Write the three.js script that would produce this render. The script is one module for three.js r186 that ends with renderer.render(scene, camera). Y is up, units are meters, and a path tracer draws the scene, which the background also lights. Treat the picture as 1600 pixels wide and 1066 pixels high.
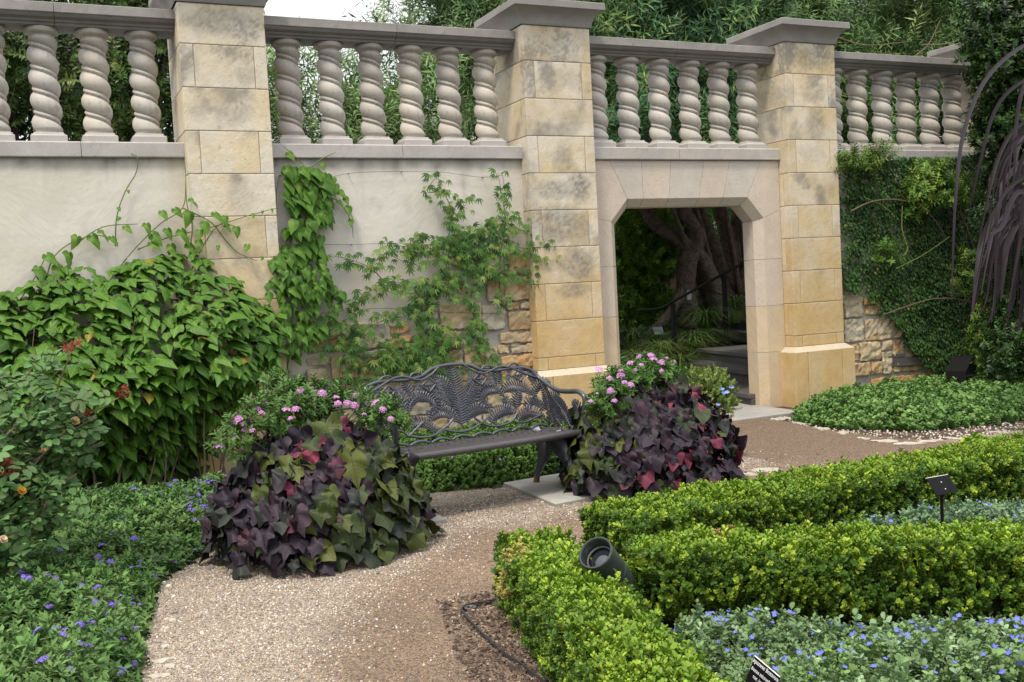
import * as THREE from 'three';
import { mergeGeometries, mergeVertices, toCreasedNormals } from 'three/addons/utils/BufferGeometryUtils.js';
import { ImprovedNoise } from 'three/addons/math/ImprovedNoise.js';

// ---------------------------------------------------------------- camera, sky, sun, exposure
const scene = new THREE.Scene();
const V = (x, y, z) => new THREE.Vector3(x, y, z);
const EYE = V(0, 1.466, 8.547), YAW = 0.435, PITCH = -0.0553, ROLL = 0.0526, FOCAL = 1597.1;
const fwd = V(Math.sin(YAW) * Math.cos(PITCH), Math.sin(PITCH), -Math.cos(YAW) * Math.cos(PITCH));
const r0 = fwd.clone().cross(V(0, 1, 0)).normalize(), u0 = r0.clone().cross(fwd);
const RT = r0.clone().multiplyScalar(Math.cos(ROLL)).addScaledVector(u0, -Math.sin(ROLL));
const UPV = r0.clone().multiplyScalar(Math.sin(ROLL)).addScaledVector(u0, Math.cos(ROLL));
const camera = new THREE.PerspectiveCamera(2 * Math.atan(533 / FOCAL) * 180 / Math.PI, 1600 / 1066, 0.1, 900);
camera.quaternion.setFromRotationMatrix(new THREE.Matrix4().makeBasis(RT, UPV, fwd.clone().negate()));
camera.position.copy(EYE);
scene.add(camera);

const SUN_DIR = V(-0.38, 0.9, 0.3).normalize();
{
  const w = 256, h = 128, d = new Float32Array(w * h * 4), nz = new ImprovedNoise();
  for (let j = 0; j < h; j++) for (let i = 0; i < w; i++) {
    const el = ((j + 0.5) / h - 0.5) * Math.PI, az = ((i + 0.5) / w - 0.5) * 2 * Math.PI;
    const x = Math.cos(el) * Math.cos(az), y = Math.sin(el), z = Math.cos(el) * Math.sin(az);
    const yy = Math.max(y, 0), s = Math.max(0, x * SUN_DIR.x + y * SUN_DIR.y + z * SUN_DIR.z);
    const cl = 1 + 0.10 * nz.noise(x * 2 + 3, y * 4, z * 2) + 0.05 * nz.noise(x * 5, y * 9 + 7, z * 5);
    let L = (0.62 + 0.62 * yy) * cl + 0.5 * Math.pow(s, 8);
    if (y < 0) L *= 0.6;
    const k = (j * w + i) * 4;
    d[k] = L * 0.985; d[k + 1] = L * 1.0; d[k + 2] = L * 1.035; d[k + 3] = 1;
  }
  const t = new THREE.DataTexture(d, w, h, THREE.RGBAFormat, THREE.FloatType);
  t.mapping = THREE.EquirectangularReflectionMapping; t.minFilter = t.magFilter = THREE.LinearFilter; t.needsUpdate = true;
  scene.background = t; scene.environment = t;
}
const sun = new THREE.DirectionalLight(0xfff0dc, 2.0);
sun.position.copy(SUN_DIR).multiplyScalar(30).add(V(4, 0, 0)); sun.target.position.set(4, 0, 0);
sun.castShadow = true; sun.shadow.radius = 20; sun.shadow.mapSize.set(4096, 4096);
Object.assign(sun.shadow.camera, { left: -16, right: 16, top: 16, bottom: -16, near: 1, far: 70 });
scene.add(sun, sun.target);
const renderer = new THREE.WebGLRenderer({ antialias: true });
renderer.toneMapping = THREE.LinearToneMapping;
renderer.toneMappingExposure = 1.62;
renderer.shadowMap.enabled = true;

// ---------------------------------------------------------------- helpers
function rng(seed) { let a = seed >>> 0; return () => { a = (a + 0x6D2B79F5) | 0; let t = Math.imul(a ^ (a >>> 15), 1 | a); t = (t + Math.imul(t ^ (t >>> 7), 61 | t)) ^ t; return ((t ^ (t >>> 14)) >>> 0) / 4294967296; }; }
const NZ = new ImprovedNoise();
const noise = (x, y, z = 0) => NZ.noise(x + 31.7, y + 17.3, z + 5.1);
const fbm = (x, y, z = 0, o = 4) => { let s = 0, a = 0.5, f = 1; for (let i = 0; i < o; i++) { s += a * noise(x * f, y * f, z * f + i * 9.7); a *= 0.5; f *= 2.03; } return s; };
const clamp = (x, a = 0, b = 1) => Math.min(b, Math.max(a, x));
const smooth = (a, b, x) => { const t = clamp((x - a) / (b - a)); return t * t * (3 - 2 * t); };
const mix = (a, b, t) => a + (b - a) * t;
const mix3 = (a, b, t) => [mix(a[0], b[0], t), mix(a[1], b[1], t), mix(a[2], b[2], t)];
// sight lines of the photograph, used to measure where things stand
const ray = (u, v) => fwd.clone().addScaledVector(RT, (u - 800) / FOCAL).addScaledVector(UPV, -(v - 533) / FOCAL);
const onZ = (u, v, z) => { const q = ray(u, v); return EYE.clone().addScaledVector(q, (z - EYE.z) / q.z); };
const onY = (u, v, y) => { const q = ray(u, v); return EYE.clone().addScaledVector(q, (y - EYE.y) / q.y); };

const inView = (p) => { const d = p.clone().sub(EYE), w = d.dot(fwd), u = 800 + FOCAL * d.dot(RT) / w, v = 533 - FOCAL * d.dot(UPV) / w; return w > 0 && u > -10 && u < 1610 && v > -10 && v < 1076; };
const used = {};
function numbered(n) { if (used[n] === undefined) { used[n] = 0; return n; } used[n]++; return n + '_' + String(used[n]).padStart(3, '0'); }
function tag(o, label, category, group, kind) { o.userData.label = label; o.userData.category = category; if (group) o.userData.group = group; if (kind) o.userData.kind = kind; return o; }
// a thing: a Group at its base; its children are built in world metres and set back by the base
function thing(name, label, category, base, group, kind) {
  const o = new THREE.Group(); o.name = numbered(name); o.position.copy(base); scene.add(o);
  return tag(o, label, category, group, kind);
}
const rootPos = (p) => { const v = V(0, 0, 0); for (let o = p; o && o !== scene; o = o.parent) v.add(o.position); return v; };
function mesh(name, geo, mat, parent = scene, kind, label) {
  const m = new THREE.Mesh(geo, mat); m.castShadow = m.receiveShadow = true;
  if (parent === scene) m.name = numbered(name); else { m.name = name; m.position.copy(rootPos(parent)).negate(); }
  if (kind) m.userData.kind = kind; if (label) m.userData.label = label;
  parent.add(m); return m;
}
function placed(name, geo, mat, parent, matrix) {   // a part given by its matrix in the world
  const m = new THREE.Mesh(geo, mat); m.castShadow = m.receiveShadow = true; m.name = name;
  matrix.decompose(m.position, m.quaternion, m.scale); m.position.sub(rootPos(parent)); parent.add(m); return m;
}
function copies(name, geo, mat, mats, cols, parent, kind = 'stuff') {
  const m = new THREE.InstancedMesh(geo, mat, mats.length); m.castShadow = m.receiveShadow = true;
  const c = new THREE.Color();
  mats.forEach((x, i) => { m.setMatrixAt(i, x); if (cols) { c.setRGB(cols[i][0], cols[i][1], cols[i][2]); m.setColorAt(i, c); } });
  m.name = parent === scene ? numbered(name) : name; if (parent !== scene) m.position.copy(rootPos(parent)).negate();
  if (kind) m.userData.kind = kind; parent.add(m); return m;
}
class GB {   // geometry buffer
  constructor() { this.p = []; this.t = []; this.c = []; this.i = []; this.n = 0; }
  v(x, y, z, u = 0, w = 0, c = [1, 1, 1]) { this.p.push(x, y, z); this.t.push(u, w); this.c.push(c[0], c[1], c[2]); return this.n++; }
  tri(a, b, c) { this.i.push(a, b, c); }
  quad(a, b, c, d) { this.i.push(a, b, c, a, c, d); }
  get empty() { return !this.n; }
  geo(normals = true) {
    const g = new THREE.BufferGeometry();
    g.setAttribute('position', new THREE.Float32BufferAttribute(this.p, 3)); g.setAttribute('uv', new THREE.Float32BufferAttribute(this.t, 2));
    g.setAttribute('color', new THREE.Float32BufferAttribute(this.c, 3)); g.setIndex(this.i);
    if (normals) g.computeVertexNormals(); return g;
  }
}
function tint(g, fn) {   // vertex colours from position
  const p = g.attributes.position, c = new Float32Array(p.count * 3);
  for (let i = 0; i < p.count; i++) { const k = typeof fn === 'function' ? fn(p.getX(i), p.getY(i), p.getZ(i)) : fn; c.set(k, i * 3); }
  g.setAttribute('color', new THREE.BufferAttribute(c, 3)); return g;
}
function boxUV(g, s = 1, ox = 0, oy = 0) {
  if (g.index) g = g.toNonIndexed(); if (!g.attributes.normal) g.computeVertexNormals();
  const p = g.attributes.position, n = g.attributes.normal, uv = new Float32Array(p.count * 2);
  for (let i = 0; i < p.count; i++) {
    const ax = Math.abs(n.getX(i)), ay = Math.abs(n.getY(i)), az = Math.abs(n.getZ(i)), x = p.getX(i), y = p.getY(i), z = p.getZ(i);
    const q = az >= ax && az >= ay ? [x, y] : ax >= ay ? [z, y] : [x, z];
    uv[i * 2] = q[0] * s + ox; uv[i * 2 + 1] = q[1] * s + oy;
  }
  g.setAttribute('uv', new THREE.BufferAttribute(uv, 2)); return g;
}
function clean(g) { const o = new THREE.BufferGeometry(); const s = g.index ? g.toNonIndexed() : g; for (const k of ['position', 'normal', 'uv', 'color']) if (s.attributes[k]) o.setAttribute(k, s.attributes[k]); if (!o.attributes.uv) o.setAttribute('uv', new THREE.BufferAttribute(new Float32Array(o.attributes.position.count * 2), 2)); if (!o.attributes.color) tint(o, [1, 1, 1]); if (!o.attributes.normal) o.computeVertexNormals(); return o; }
const merge = (list) => mergeGeometries(list.map(clean), false);
// a box with rounded edges (radius r) and faces cut into cells, coloured by fn
function block(x0, x1, y0, y1, z0, z1, r, cell, fn, opts = {}) {
  const gb = new GB(), lo = [x0, y0, z0], hi = [x1, y1, z1];
  const steps = (a, b) => { const L = b - a, n = Math.max(1, Math.round((L - 2 * r) / cell)), out = [a, a + r * 0.45, a + r]; for (let i = 1; i < n; i++) out.push(a + r + (L - 2 * r) * i / n); out.push(b - r, b - r * 0.45, b); return out; };
  const S = [0, 1, 2].map((k) => steps(lo[k], hi[k]));
  const faces = opts.faces || [[0, 1, 2, 1], [0, 1, 2, -1], [1, 2, 0, 1], [1, 2, 0, -1], [2, 0, 1, 1], [2, 0, 1, -1]];
  for (const [a, b, n, s] of faces) {
    const A = S[a], B = S[b], id = [];
    for (let i = 0; i < A.length; i++) for (let j = 0; j < B.length; j++) {
      const p = [0, 0, 0]; p[a] = A[i]; p[b] = B[j]; p[n] = s > 0 ? hi[n] : lo[n];
      const q = p.map((x, k) => clamp(x, lo[k] + r, hi[k] - r)), d = p.map((x, k) => x - q[k]), L = Math.hypot(...d) || 1;
      const w = q.map((x, k) => x + d[k] / L * r);
      if (opts.bump) { const e = opts.bump(w[0], w[1], w[2]); for (let k = 0; k < 3; k++) w[k] += d[k] / L * e; }
      id.push(gb.v(w[0], w[1], w[2], w[a === 2 ? b : a === 1 ? 2 : 0] * 1 + (opts.ox || 0), (n === 1 ? w[2] : w[1]) + (opts.oy || 0), fn ? fn(w[0], w[1], w[2]) : [1, 1, 1]));
    }
    const m = B.length;
    for (let i = 0; i + 1 < A.length; i++) for (let j = 0; j < m - 1; j++) { const q = [id[i * m + j], id[(i + 1) * m + j], id[(i + 1) * m + j + 1], id[i * m + j + 1]]; s > 0 ? gb.quad(...q) : gb.quad(q[3], q[2], q[1], q[0]); }
  }
  const g = gb.geo(false);
  const pos = g.attributes.position, key = new Map(), idx = g.index.array, N = new Float32Array(pos.count * 3);   // normals shared across the edges
  const kk = []; for (let i = 0; i < pos.count; i++) { const k = [pos.getX(i), pos.getY(i), pos.getZ(i)].map((x) => Math.round(x * 2e4)).join(); if (!key.has(k)) key.set(k, key.size); kk.push(key.get(k)); }
  const acc = new Float32Array(key.size * 3), a = V(0, 0, 0), b = V(0, 0, 0), c = V(0, 0, 0);
  for (let i = 0; i < idx.length; i += 3) { a.fromBufferAttribute(pos, idx[i]); b.fromBufferAttribute(pos, idx[i + 1]).sub(a); c.fromBufferAttribute(pos, idx[i + 2]).sub(a); b.cross(c); for (let j = 0; j < 3; j++) { const k = kk[idx[i + j]] * 3; acc[k] += b.x; acc[k + 1] += b.y; acc[k + 2] += b.z; } }
  for (let i = 0; i < pos.count; i++) { const k = kk[i] * 3, L = Math.hypot(acc[k], acc[k + 1], acc[k + 2]) || 1; N[i * 3] = acc[k] / L; N[i * 3 + 1] = acc[k + 1] / L; N[i * 3 + 2] = acc[k + 2] / L; }
  g.setAttribute('normal', new THREE.BufferAttribute(N, 3)); return g;
}
// tapering limb along points with radius per point; wob roughens it
function limb(pts, radii, seg = 8, wob = 0, uvs = 1, flat = 1) {
  const curve = new THREE.CatmullRomCurve3(pts), n = Math.max(2, Math.round((pts.length - 1) * (wob ? 10 : 5))), gb = new GB();
  let up = Math.abs(curve.getTangent(0).y) > 0.9 ? V(1, 0, 0) : V(0, 1, 0), len = 0, last = null;
  for (let i = 0; i <= n; i++) {
    const t = i / n, p = curve.getPoint(t), T = curve.getTangent(t), X = up.clone().addScaledVector(T, -up.dot(T)).normalize(), Y = T.clone().cross(X); up = X;
    if (last) len += p.distanceTo(last); last = p;
    const f = t * (radii.length - 1), k = Math.min(radii.length - 2, Math.floor(f)), r = radii.length > 1 ? mix(radii[k], radii[k + 1], f - k) : radii[0];
    for (let j = 0; j <= seg; j++) {
      const a = (j % seg) / seg * 2 * Math.PI, e = wob ? 1 + wob * (noise(Math.cos(a) * 1.6 + p.x * 2, p.y * 1.3, Math.sin(a) * 1.6 + p.z * 2) + 0.5 * noise(Math.cos(a) * 4, p.y * 2.5 + p.x, Math.sin(a) * 4)) : 1;
      const q = p.clone().addScaledVector(X, Math.cos(a) * r * e).addScaledVector(Y, Math.sin(a) * r * e * flat);
      gb.v(q.x, q.y, q.z, j / seg * Math.max(1, Math.round(r * 6.28 * uvs * 2)) * 0.5, len * uvs);
    }
  }
  for (let i = 0; i < n; i++) for (let j = 0; j < seg; j++) { const a = i * (seg + 1) + j; gb.quad(a, a + 1, a + seg + 2, a + seg + 1); }
  const cap = (row, flip) => { const c = gb.v(...[0, 1, 2].map((k) => { let s = 0; for (let j = 0; j < seg; j++) s += gb.p[(row * (seg + 1) + j) * 3 + k]; return s / seg; })); for (let j = 0; j < seg; j++) { const a = row * (seg + 1) + j; flip ? gb.tri(a, a + 1, c) : gb.tri(a + 1, a, c); } };
  cap(0, false); cap(n, true);
  return gb.geo();
}
const pipe = (pts, r, seg = 6) => limb(pts, [r, r], seg);
// place a leaf: origin at p, tip along t, face along n
const _m = () => new THREE.Matrix4();
function pose(p, tip, nrm, s) {
  const Y = tip.clone().normalize(), X = Y.clone().cross(nrm); if (X.lengthSq() < 1e-6) X.set(1, 0, 0); X.normalize(); const Z = X.clone().cross(Y);
  return _m().makeBasis(X.multiplyScalar(s), Y.multiplyScalar(s), Z.multiplyScalar(s)).setPosition(p);
}
const rv = (R, s = 1) => V((R() * 2 - 1) * s, (R() * 2 - 1) * s, (R() * 2 - 1) * s);
// ---------------------------------------------------------------- textures
function dataTex(n, fn, srgb, rep) {
  const d = new Uint8Array(n * n * 4);
  for (let j = 0; j < n; j++) for (let i = 0; i < n; i++) { const c = fn(i / n, j / n); const k = (j * n + i) * 4; const a = typeof c === 'number' ? [c, c, c] : c; for (let q = 0; q < 3; q++) d[k + q] = clamp(srgb ? Math.pow(clamp(a[q]), 1 / 2.2) : a[q]) * 255; d[k + 3] = 255; }
  const t = new THREE.DataTexture(d, n, n); t.wrapS = t.wrapT = THREE.RepeatWrapping; t.magFilter = THREE.LinearFilter; t.minFilter = THREE.LinearMipmapLinearFilter; t.generateMipmaps = true;
  if (srgb) t.colorSpace = THREE.SRGBColorSpace; if (rep) t.repeat.set(rep, rep); t.needsUpdate = true; return t;
}
// tileable noise on the unit square with f cells
function tn(u, v, f, s = 0) { const a = u * 2 * Math.PI, b = v * 2 * Math.PI, r = f / 6.283; return NZ.noise(Math.cos(a) * r + s + 40, Math.sin(a) * r + Math.cos(b) * r * 0.999 + s * 1.7 + 20, Math.sin(b) * r + 60 + s); }
const tfbm = (u, v, f, o = 4, s = 0) => { let t = 0, a = 0.5; for (let i = 0; i < o; i++) { t += a * tn(u, v, f, s + i * 13.1); f *= 2; a *= 0.5; } return t; };
function cells(n, seed) { const R = rng(seed), p = []; for (let j = 0; j < n; j++) for (let i = 0; i < n; i++) p.push([(i + R()) / n, (j + R()) / n, R(), R()]); return (u, v) => { const ci = Math.floor(u * n), cj = Math.floor(v * n); let d1 = 9, d2 = 9, best = null; for (let dj = -1; dj <= 1; dj++) for (let di = -1; di <= 1; di++) { const q = p[((cj + dj + n) % n) * n + (ci + di + n) % n]; let dx = Math.abs(q[0] - u), dy = Math.abs(q[1] - v); dx = Math.min(dx, 1 - dx); dy = Math.min(dy, 1 - dy); const d = Math.hypot(dx, dy) * n; if (d < d1) { d2 = d1; d1 = d; best = q; } else if (d < d2) d2 = d; } return [d1, d2, best]; }; }
const sandTex = dataTex(512, (u, v) => { const p = tfbm(u, v, 40, 3, 3), f = tfbm(u, v, 5, 4, 9); return 0.9 + 0.12 * f + 0.1 * p - 0.16 * smooth(0.44, 0.6, tn(u, v, 60, 5)); }, true);
const sandBump = dataTex(512, (u, v) => 0.6 + 0.4 * tfbm(u, v, 60, 3, 3) - 0.25 * smooth(0.44, 0.6, tn(u, v, 60, 5)), false);
const stuccoTex = dataTex(512, (u, v) => 0.9 + 0.12 * tfbm(u, v, 3, 5, 21) + 0.06 * tfbm(u, v, 50, 2, 2), true);
const stuccoBump = dataTex(512, (u, v) => 0.5 + 0.7 * tfbm(u + 0.05 * tn(u, v, 6), v, 26, 4, 31) + 0.3 * tfbm(u, v, 6, 3, 3), false);
const rubbleBump = dataTex(256, (u, v) => 0.5 + 0.9 * tfbm(u, v, 14, 5, 51), false);
const rubbleTex = dataTex(256, (u, v) => 0.86 + 0.36 * tfbm(u, v, 12, 5, 51), true);
const gc = cells(120, 4), gcol = [[0.62, 0.54, 0.45], [0.5, 0.41, 0.32], [0.68, 0.63, 0.56], [0.36, 0.32, 0.29], [0.56, 0.45, 0.33], [0.22, 0.2, 0.19], [0.6, 0.54, 0.48]];
const gravelTex = dataTex(1024, (u, v) => { const [a, b, q] = gc(u, v), e = smooth(0.02, 0.3, b - a), c = gcol[Math.floor(q[2] * 7)], k = (0.35 + 0.65 * e) * (0.85 + 0.3 * q[3]); return [c[0] * k * 1.3, c[1] * k * 1.3, c[2] * k * 1.3]; }, true);
const gravelBump = dataTex(1024, (u, v) => { const [a, b, q] = gc(u, v); return smooth(0, 0.6, b - a) * (0.5 + 0.5 * q[3]); }, false);
const mc = cells(46, 9);
const mulchTex = dataTex(512, (u, v) => { const [a, b, q] = mc(u + 0.02 * tn(u, v, 9), v * 1 + 0.03 * tn(u, v, 14, 3)), e = smooth(0.0, 0.35, b - a), k = (0.25 + 0.75 * e) * (0.5 + q[2]); return [k * 0.9, k * 0.72, k * 0.58]; }, true);
const mulchBump = dataTex(512, (u, v) => { const [a, b, q] = mc(u + 0.02 * tn(u, v, 9), v + 0.03 * tn(u, v, 14, 3)); return smooth(0, 0.5, b - a) * q[3]; }, false);
const barkBump = dataTex(512, (u, v) => 0.5 + 0.8 * tfbm(u, v * 0.999, 9, 5, 61) + 0.35 * Math.abs(tn(u, v, 22, 8)), false);
const barkTex = dataTex(512, (u, v) => 0.75 + 0.7 * tfbm(u, v, 9, 5, 61), true);
function leafTex(pairs, ang, dark, light) {
  const n = 256, cv = document.createElement('canvas'); cv.width = cv.height = n; const g = cv.getContext('2d');
  g.fillStyle = dark; g.fillRect(0, 0, n, n); g.strokeStyle = light; g.lineCap = 'round';
  const X = (x) => (x / 1.5 + 0.5) * n, Y = (y) => (1 - (y + 0.6) / 1.7) * n;
  g.lineWidth = 5; g.beginPath(); g.moveTo(X(0), Y(-0.1)); g.lineTo(X(0), Y(1)); g.stroke();
  for (let k = 0; k < pairs; k++) for (const s of [-1, 1]) { const y0 = k * 0.75 / pairs, L = 0.62 * (1 - k / pairs * 0.6), a = ang + k * 0.06; g.lineWidth = 3 - k * 0.3; g.beginPath(); g.moveTo(X(0), Y(y0)); g.quadraticCurveTo(X(s * L * 0.5 * Math.sin(a)), Y(y0 + L * 0.4 * Math.cos(a)), X(s * L * Math.sin(a)), Y(y0 + L * Math.cos(a) + 0.12)); g.stroke(); }
  const t = new THREE.CanvasTexture(cv); t.colorSpace = THREE.SRGBColorSpace; return t;
}
const veinA = leafTex(4, 1.05, '#c6c6c6', '#ffffff'), veinB = leafTex(5, 1.2, '#e4e4e4', '#b4a8b4');

// ---------------------------------------------------------------- materials
const std = (c, rough = 0.8, o = {}) => new THREE.MeshStandardMaterial({ color: new THREE.Color().setRGB(...c), roughness: rough, ...o });
const leafMat = (c, rough = 0.55, tr = 0.3, o = {}) => new THREE.MeshPhysicalMaterial({ color: new THREE.Color().setRGB(...c), roughness: rough, transmission: tr, thickness: 0, side: THREE.DoubleSide, specularIntensity: 0.4, ...o });
const M = {
  ashlar: std([1, 1, 1], 0.9, { vertexColors: true, map: sandTex, bumpMap: sandBump, bumpScale: 0.003 }),
  mortar: std([0.42, 0.4, 0.36], 0.95), mortarPale: std([0.62, 0.58, 0.52], 0.95),
  cast: std([1, 1, 1], 0.85, { vertexColors: true, map: sandTex, bumpMap: sandBump, bumpScale: 0.0015 }),
  stucco: std([1, 1, 1], 0.95, { vertexColors: true, map: stuccoTex, bumpMap: stuccoBump, bumpScale: 0.0022 }),
  rubble: std([1, 1, 1], 0.95, { vertexColors: true, map: rubbleTex, bumpMap: rubbleBump, bumpScale: 0.014 }),
  mulch: std([0.15, 0.115, 0.095], 0.95, { map: mulchTex, bumpMap: mulchBump, bumpScale: 0.02 }),
  gravel: std([1, 1, 1], 0.9, { vertexColors: true, map: gravelTex, bumpMap: gravelBump, bumpScale: 0.006 }),
  pebble: std([1, 1, 1], 0.8), slab: std([1, 1, 1], 0.85, { vertexColors: true, map: sandTex, bumpMap: sandBump, bumpScale: 0.002 }),
  bark: std([0.16, 0.125, 0.095], 0.95, { map: barkTex, bumpMap: barkBump, bumpScale: 0.03 }),
  twig: std([0.14, 0.10, 0.065], 0.9), green: std([0.10, 0.15, 0.04], 0.7), wire: std([0.12, 0.11, 0.1], 0.6, { metalness: 0.5 }),
  iron: new THREE.MeshStandardMaterial({ color: new THREE.Color().setRGB(0.08, 0.085, 0.104), roughness: 0.32, metalness: 0.4, bumpMap: sandBump, bumpScale: 0.002, vertexColors: false }),
  rust: std([0.17, 0.075, 0.04], 0.8, { bumpMap: sandBump, bumpScale: 0.003 }), seat: std([0.075, 0.07, 0.074], 0.4, { metalness: 0.35, bumpMap: sandBump, bumpScale: 0.004 }), iron2: std([0.078, 0.083, 0.10], 0.32, { metalness: 0.4, side: THREE.DoubleSide }),
  black: new THREE.MeshPhysicalMaterial({ color: new THREE.Color().setRGB(0.009, 0.009, 0.01), roughness: 0.75, specularIntensity: 0.2 }), foliage: leafMat([1, 1, 1], 0.55, 0.3, { vertexColors: true }), matte: leafMat([1, 1, 1], 0.75, 0.25, { vertexColors: true }),
  glossy: leafMat([1, 1, 1], 0.4, 0.25, { vertexColors: true, specularIntensity: 0.6 }), petal: leafMat([1, 1, 1], 0.8, 0.25, { vertexColors: true }),
};

// ---------------------------------------------------------------- leaf shapes
function polarLeaf(table, fold, droop, wave, seg = 22, rings = 3, seed = 1) {   // origin at the petiole, tip at y = 1, face +z
  const gb = new GB(), R = rng(seed), ph = R() * 6, at = (a) => { const d = Math.abs(a) * 180 / Math.PI; for (let k = 0; k + 1 < table.length; k++) if (d <= table[k + 1][0]) return mix(table[k][1], table[k + 1][1], (d - table[k][0]) / (table[k + 1][0] - table[k][0])); return table[table.length - 1][1]; };
  const put = (x, y) => { const z = -fold * Math.abs(x) ** 1.3 - droop * y * Math.abs(y) + wave * Math.sin(y * 7 + ph + x * 4) * Math.abs(x) * 1.6; return gb.v(x, y, z, x / 1.5 + 0.5, (y + 0.6) / 1.7); };
  const c = put(0, 0);
  for (let k = 1; k <= rings; k++) for (let j = 0; j < seg; j++) { const a = (j / seg - 0.5) * 2 * Math.PI, r = at(a) * k / rings; put(Math.sin(a) * r, Math.cos(a) * r); }
  for (let j = 0; j < seg; j++) { const n = (j + 1) % seg; gb.tri(c, 1 + n, 1 + j); for (let k = 1; k < rings; k++) { const a = 1 + (k - 1) * seg, b = 1 + k * seg; gb.quad(a + j, a + n, b + n, b + j); } }
  return gb.geo();
}
const HEART = [[0, 1.04], [6, 0.86], [14, 0.7], [28, 0.57], [45, 0.49], [65, 0.44], [90, 0.41], [120, 0.41], [150, 0.37], [168, 0.24], [180, 0.12]];
const POTATO = [[0, 1], [8, 0.85], [22, 0.68], [38, 0.64], [52, 0.7], [62, 0.68], [80, 0.56], [105, 0.55], [130, 0.56], [152, 0.5], [170, 0.28], [180, 0.16]];
const ROUNDY = [[0, 0.95], [10, 0.82], [25, 0.7], [50, 0.62], [80, 0.6], [110, 0.6], [140, 0.55], [165, 0.3], [180, 0.15]];
const heartLeaves = [1, 2, 3, 4].map((s) => polarLeaf(HEART, s === 4 ? 0.75 : 0.2 + 0.13 * s, 0.02 + 0.12 * s, 0.06 + 0.05 * s, 22, 3, s));
const potatoLeaves = [polarLeaf(POTATO, 0.35, 0.3, 0.2, 24, 3, 4), polarLeaf(POTATO, -0.15, 0.4, 0.3, 24, 3, 5), polarLeaf(HEART.map(([a, r]) => [a, r * (a > 20 ? 1.3 : 1.02)]), 0.4, 0.25, 0.16, 24, 3, 6), polarLeaf(ROUNDY, -0.25, 0.35, 0.26, 24, 3, 7)];
// a rounder small leaf of 8 triangles
function ovalLeaf(gb, p, t, n, L, W, c, fold = 0.1) {
  const X = t.clone().cross(n).normalize(), Z = X.clone().cross(t).normalize(), at = (a, b, d) => { const w = p.clone().addScaledVector(t, a * L).addScaledVector(X, b * W).addScaledVector(Z, d * L); return gb.v(w.x, w.y, w.z, 0, 0, c); };
  const b = at(0, 0, 0), m = at(0.55, 0, 0), e = at(1, 0, -fold * 0.6), r1 = at(0.3, 0.42, fold), r2 = at(0.62, 0.5, fold), r3 = at(0.88, 0.3, fold * 0.4), l1 = at(0.3, -0.42, fold), l2 = at(0.62, -0.5, fold), l3 = at(0.88, -0.3, fold * 0.4);
  gb.tri(b, m, r1); gb.tri(r1, m, r2); gb.tri(r2, m, r3); gb.tri(r3, m, e); gb.tri(b, l1, m); gb.tri(l1, l2, m); gb.tri(l2, l3, m); gb.tri(l3, e, m);
}
// a small leaf of 4 triangles added to gb: base p, tip direction t, face n
function leaflet(gb, p, t, n, L, W, c, fold = 0.15, mid = 0.45) {
  const X = t.clone().cross(n).normalize(), Z = X.clone().cross(t).normalize(), at = (a, b, d) => p.clone().addScaledVector(t, a * L).addScaledVector(X, b * W).addScaledVector(Z, d * L);
  const q = [at(0, 0, 0), at(mid, 0.5, fold), at(mid, -0.5, fold), at(1, 0, -fold * 0.5), at(mid, 0, 0)].map((w) => gb.v(w.x, w.y, w.z, 0, 0, c));
  gb.tri(q[0], q[4], q[1]); gb.tri(q[4], q[3], q[1]); gb.tri(q[0], q[2], q[4]); gb.tri(q[4], q[2], q[3]);
}
// a sprig along +y of unit length: n leaves up a stem
function sprig(seed, o) {
  const R = rng(seed), gb = new GB(), { n = 12, leaf = 0.35, w = 0.16, spread = 0.9, from = 0.15, pairs = true, vary = 0.25, fold = 0.15, stem = 0.012, stemC = [0.7, 0.6, 0.4], lift = 0.3, tip = null, bend = 0.15, whorl = 2, droop = 0, oval = false } = o;
  const bx = (R() - 0.5) * bend * 2, bz = (R() - 0.5) * bend * 2, at = (t) => V(bx * t * t, t, bz * t * t);
  if (stem) for (let k = 0; k < 3; k++) { const a = k * 2.094, b = (k + 1) * 2.094, s = (x, y) => { const p = at(y); return gb.v(p.x + Math.cos(x) * stem * (1 - y * 0.6), p.y, p.z + Math.sin(x) * stem * (1 - y * 0.6), 0, 0, stemC); }; const i = s(a, 0), j = s(b, 0), l = s(b, 1), m = s(a, 1); gb.quad(i, m, l, j); }
  for (let i = 0; i < n; i++) {
    const k = pairs ? Math.floor(i / whorl) : i, t = from + (1 - from) * (k + 0.5) / Math.ceil(n / (pairs ? whorl : 1)), az = pairs ? (i % whorl) * 2 * Math.PI / whorl + k * 1.57 + R() * 0.6 : i * 2.4 + R();
    const up = lift + (1 - lift) * t * t * 0.9, d = V(Math.cos(az) * spread, up + (R() - 0.5) * 0.4 - droop, Math.sin(az) * spread).normalize(), nn = V(-d.x * d.y, 1, -d.z * d.y).add(rv(R, 0.35)).normalize(), s = (0.7 + 0.5 * R()) * (0.75 + 0.4 * Math.sin(Math.PI * clamp(t)));
    const b = 1 + (R() - 0.5) * 2 * vary, c = tip && t > 0.75 ? [b * tip[0], b * tip[1], b * tip[2]] : [b, b * (1 + 0.1 * (R() - 0.5)), b * (1 + 0.3 * (R() - 0.5))];
    (oval ? ovalLeaf : leaflet)(gb, at(t), d, nn, leaf * s, w * s, c, fold);
  }
  return gb.geo();
}
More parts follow.
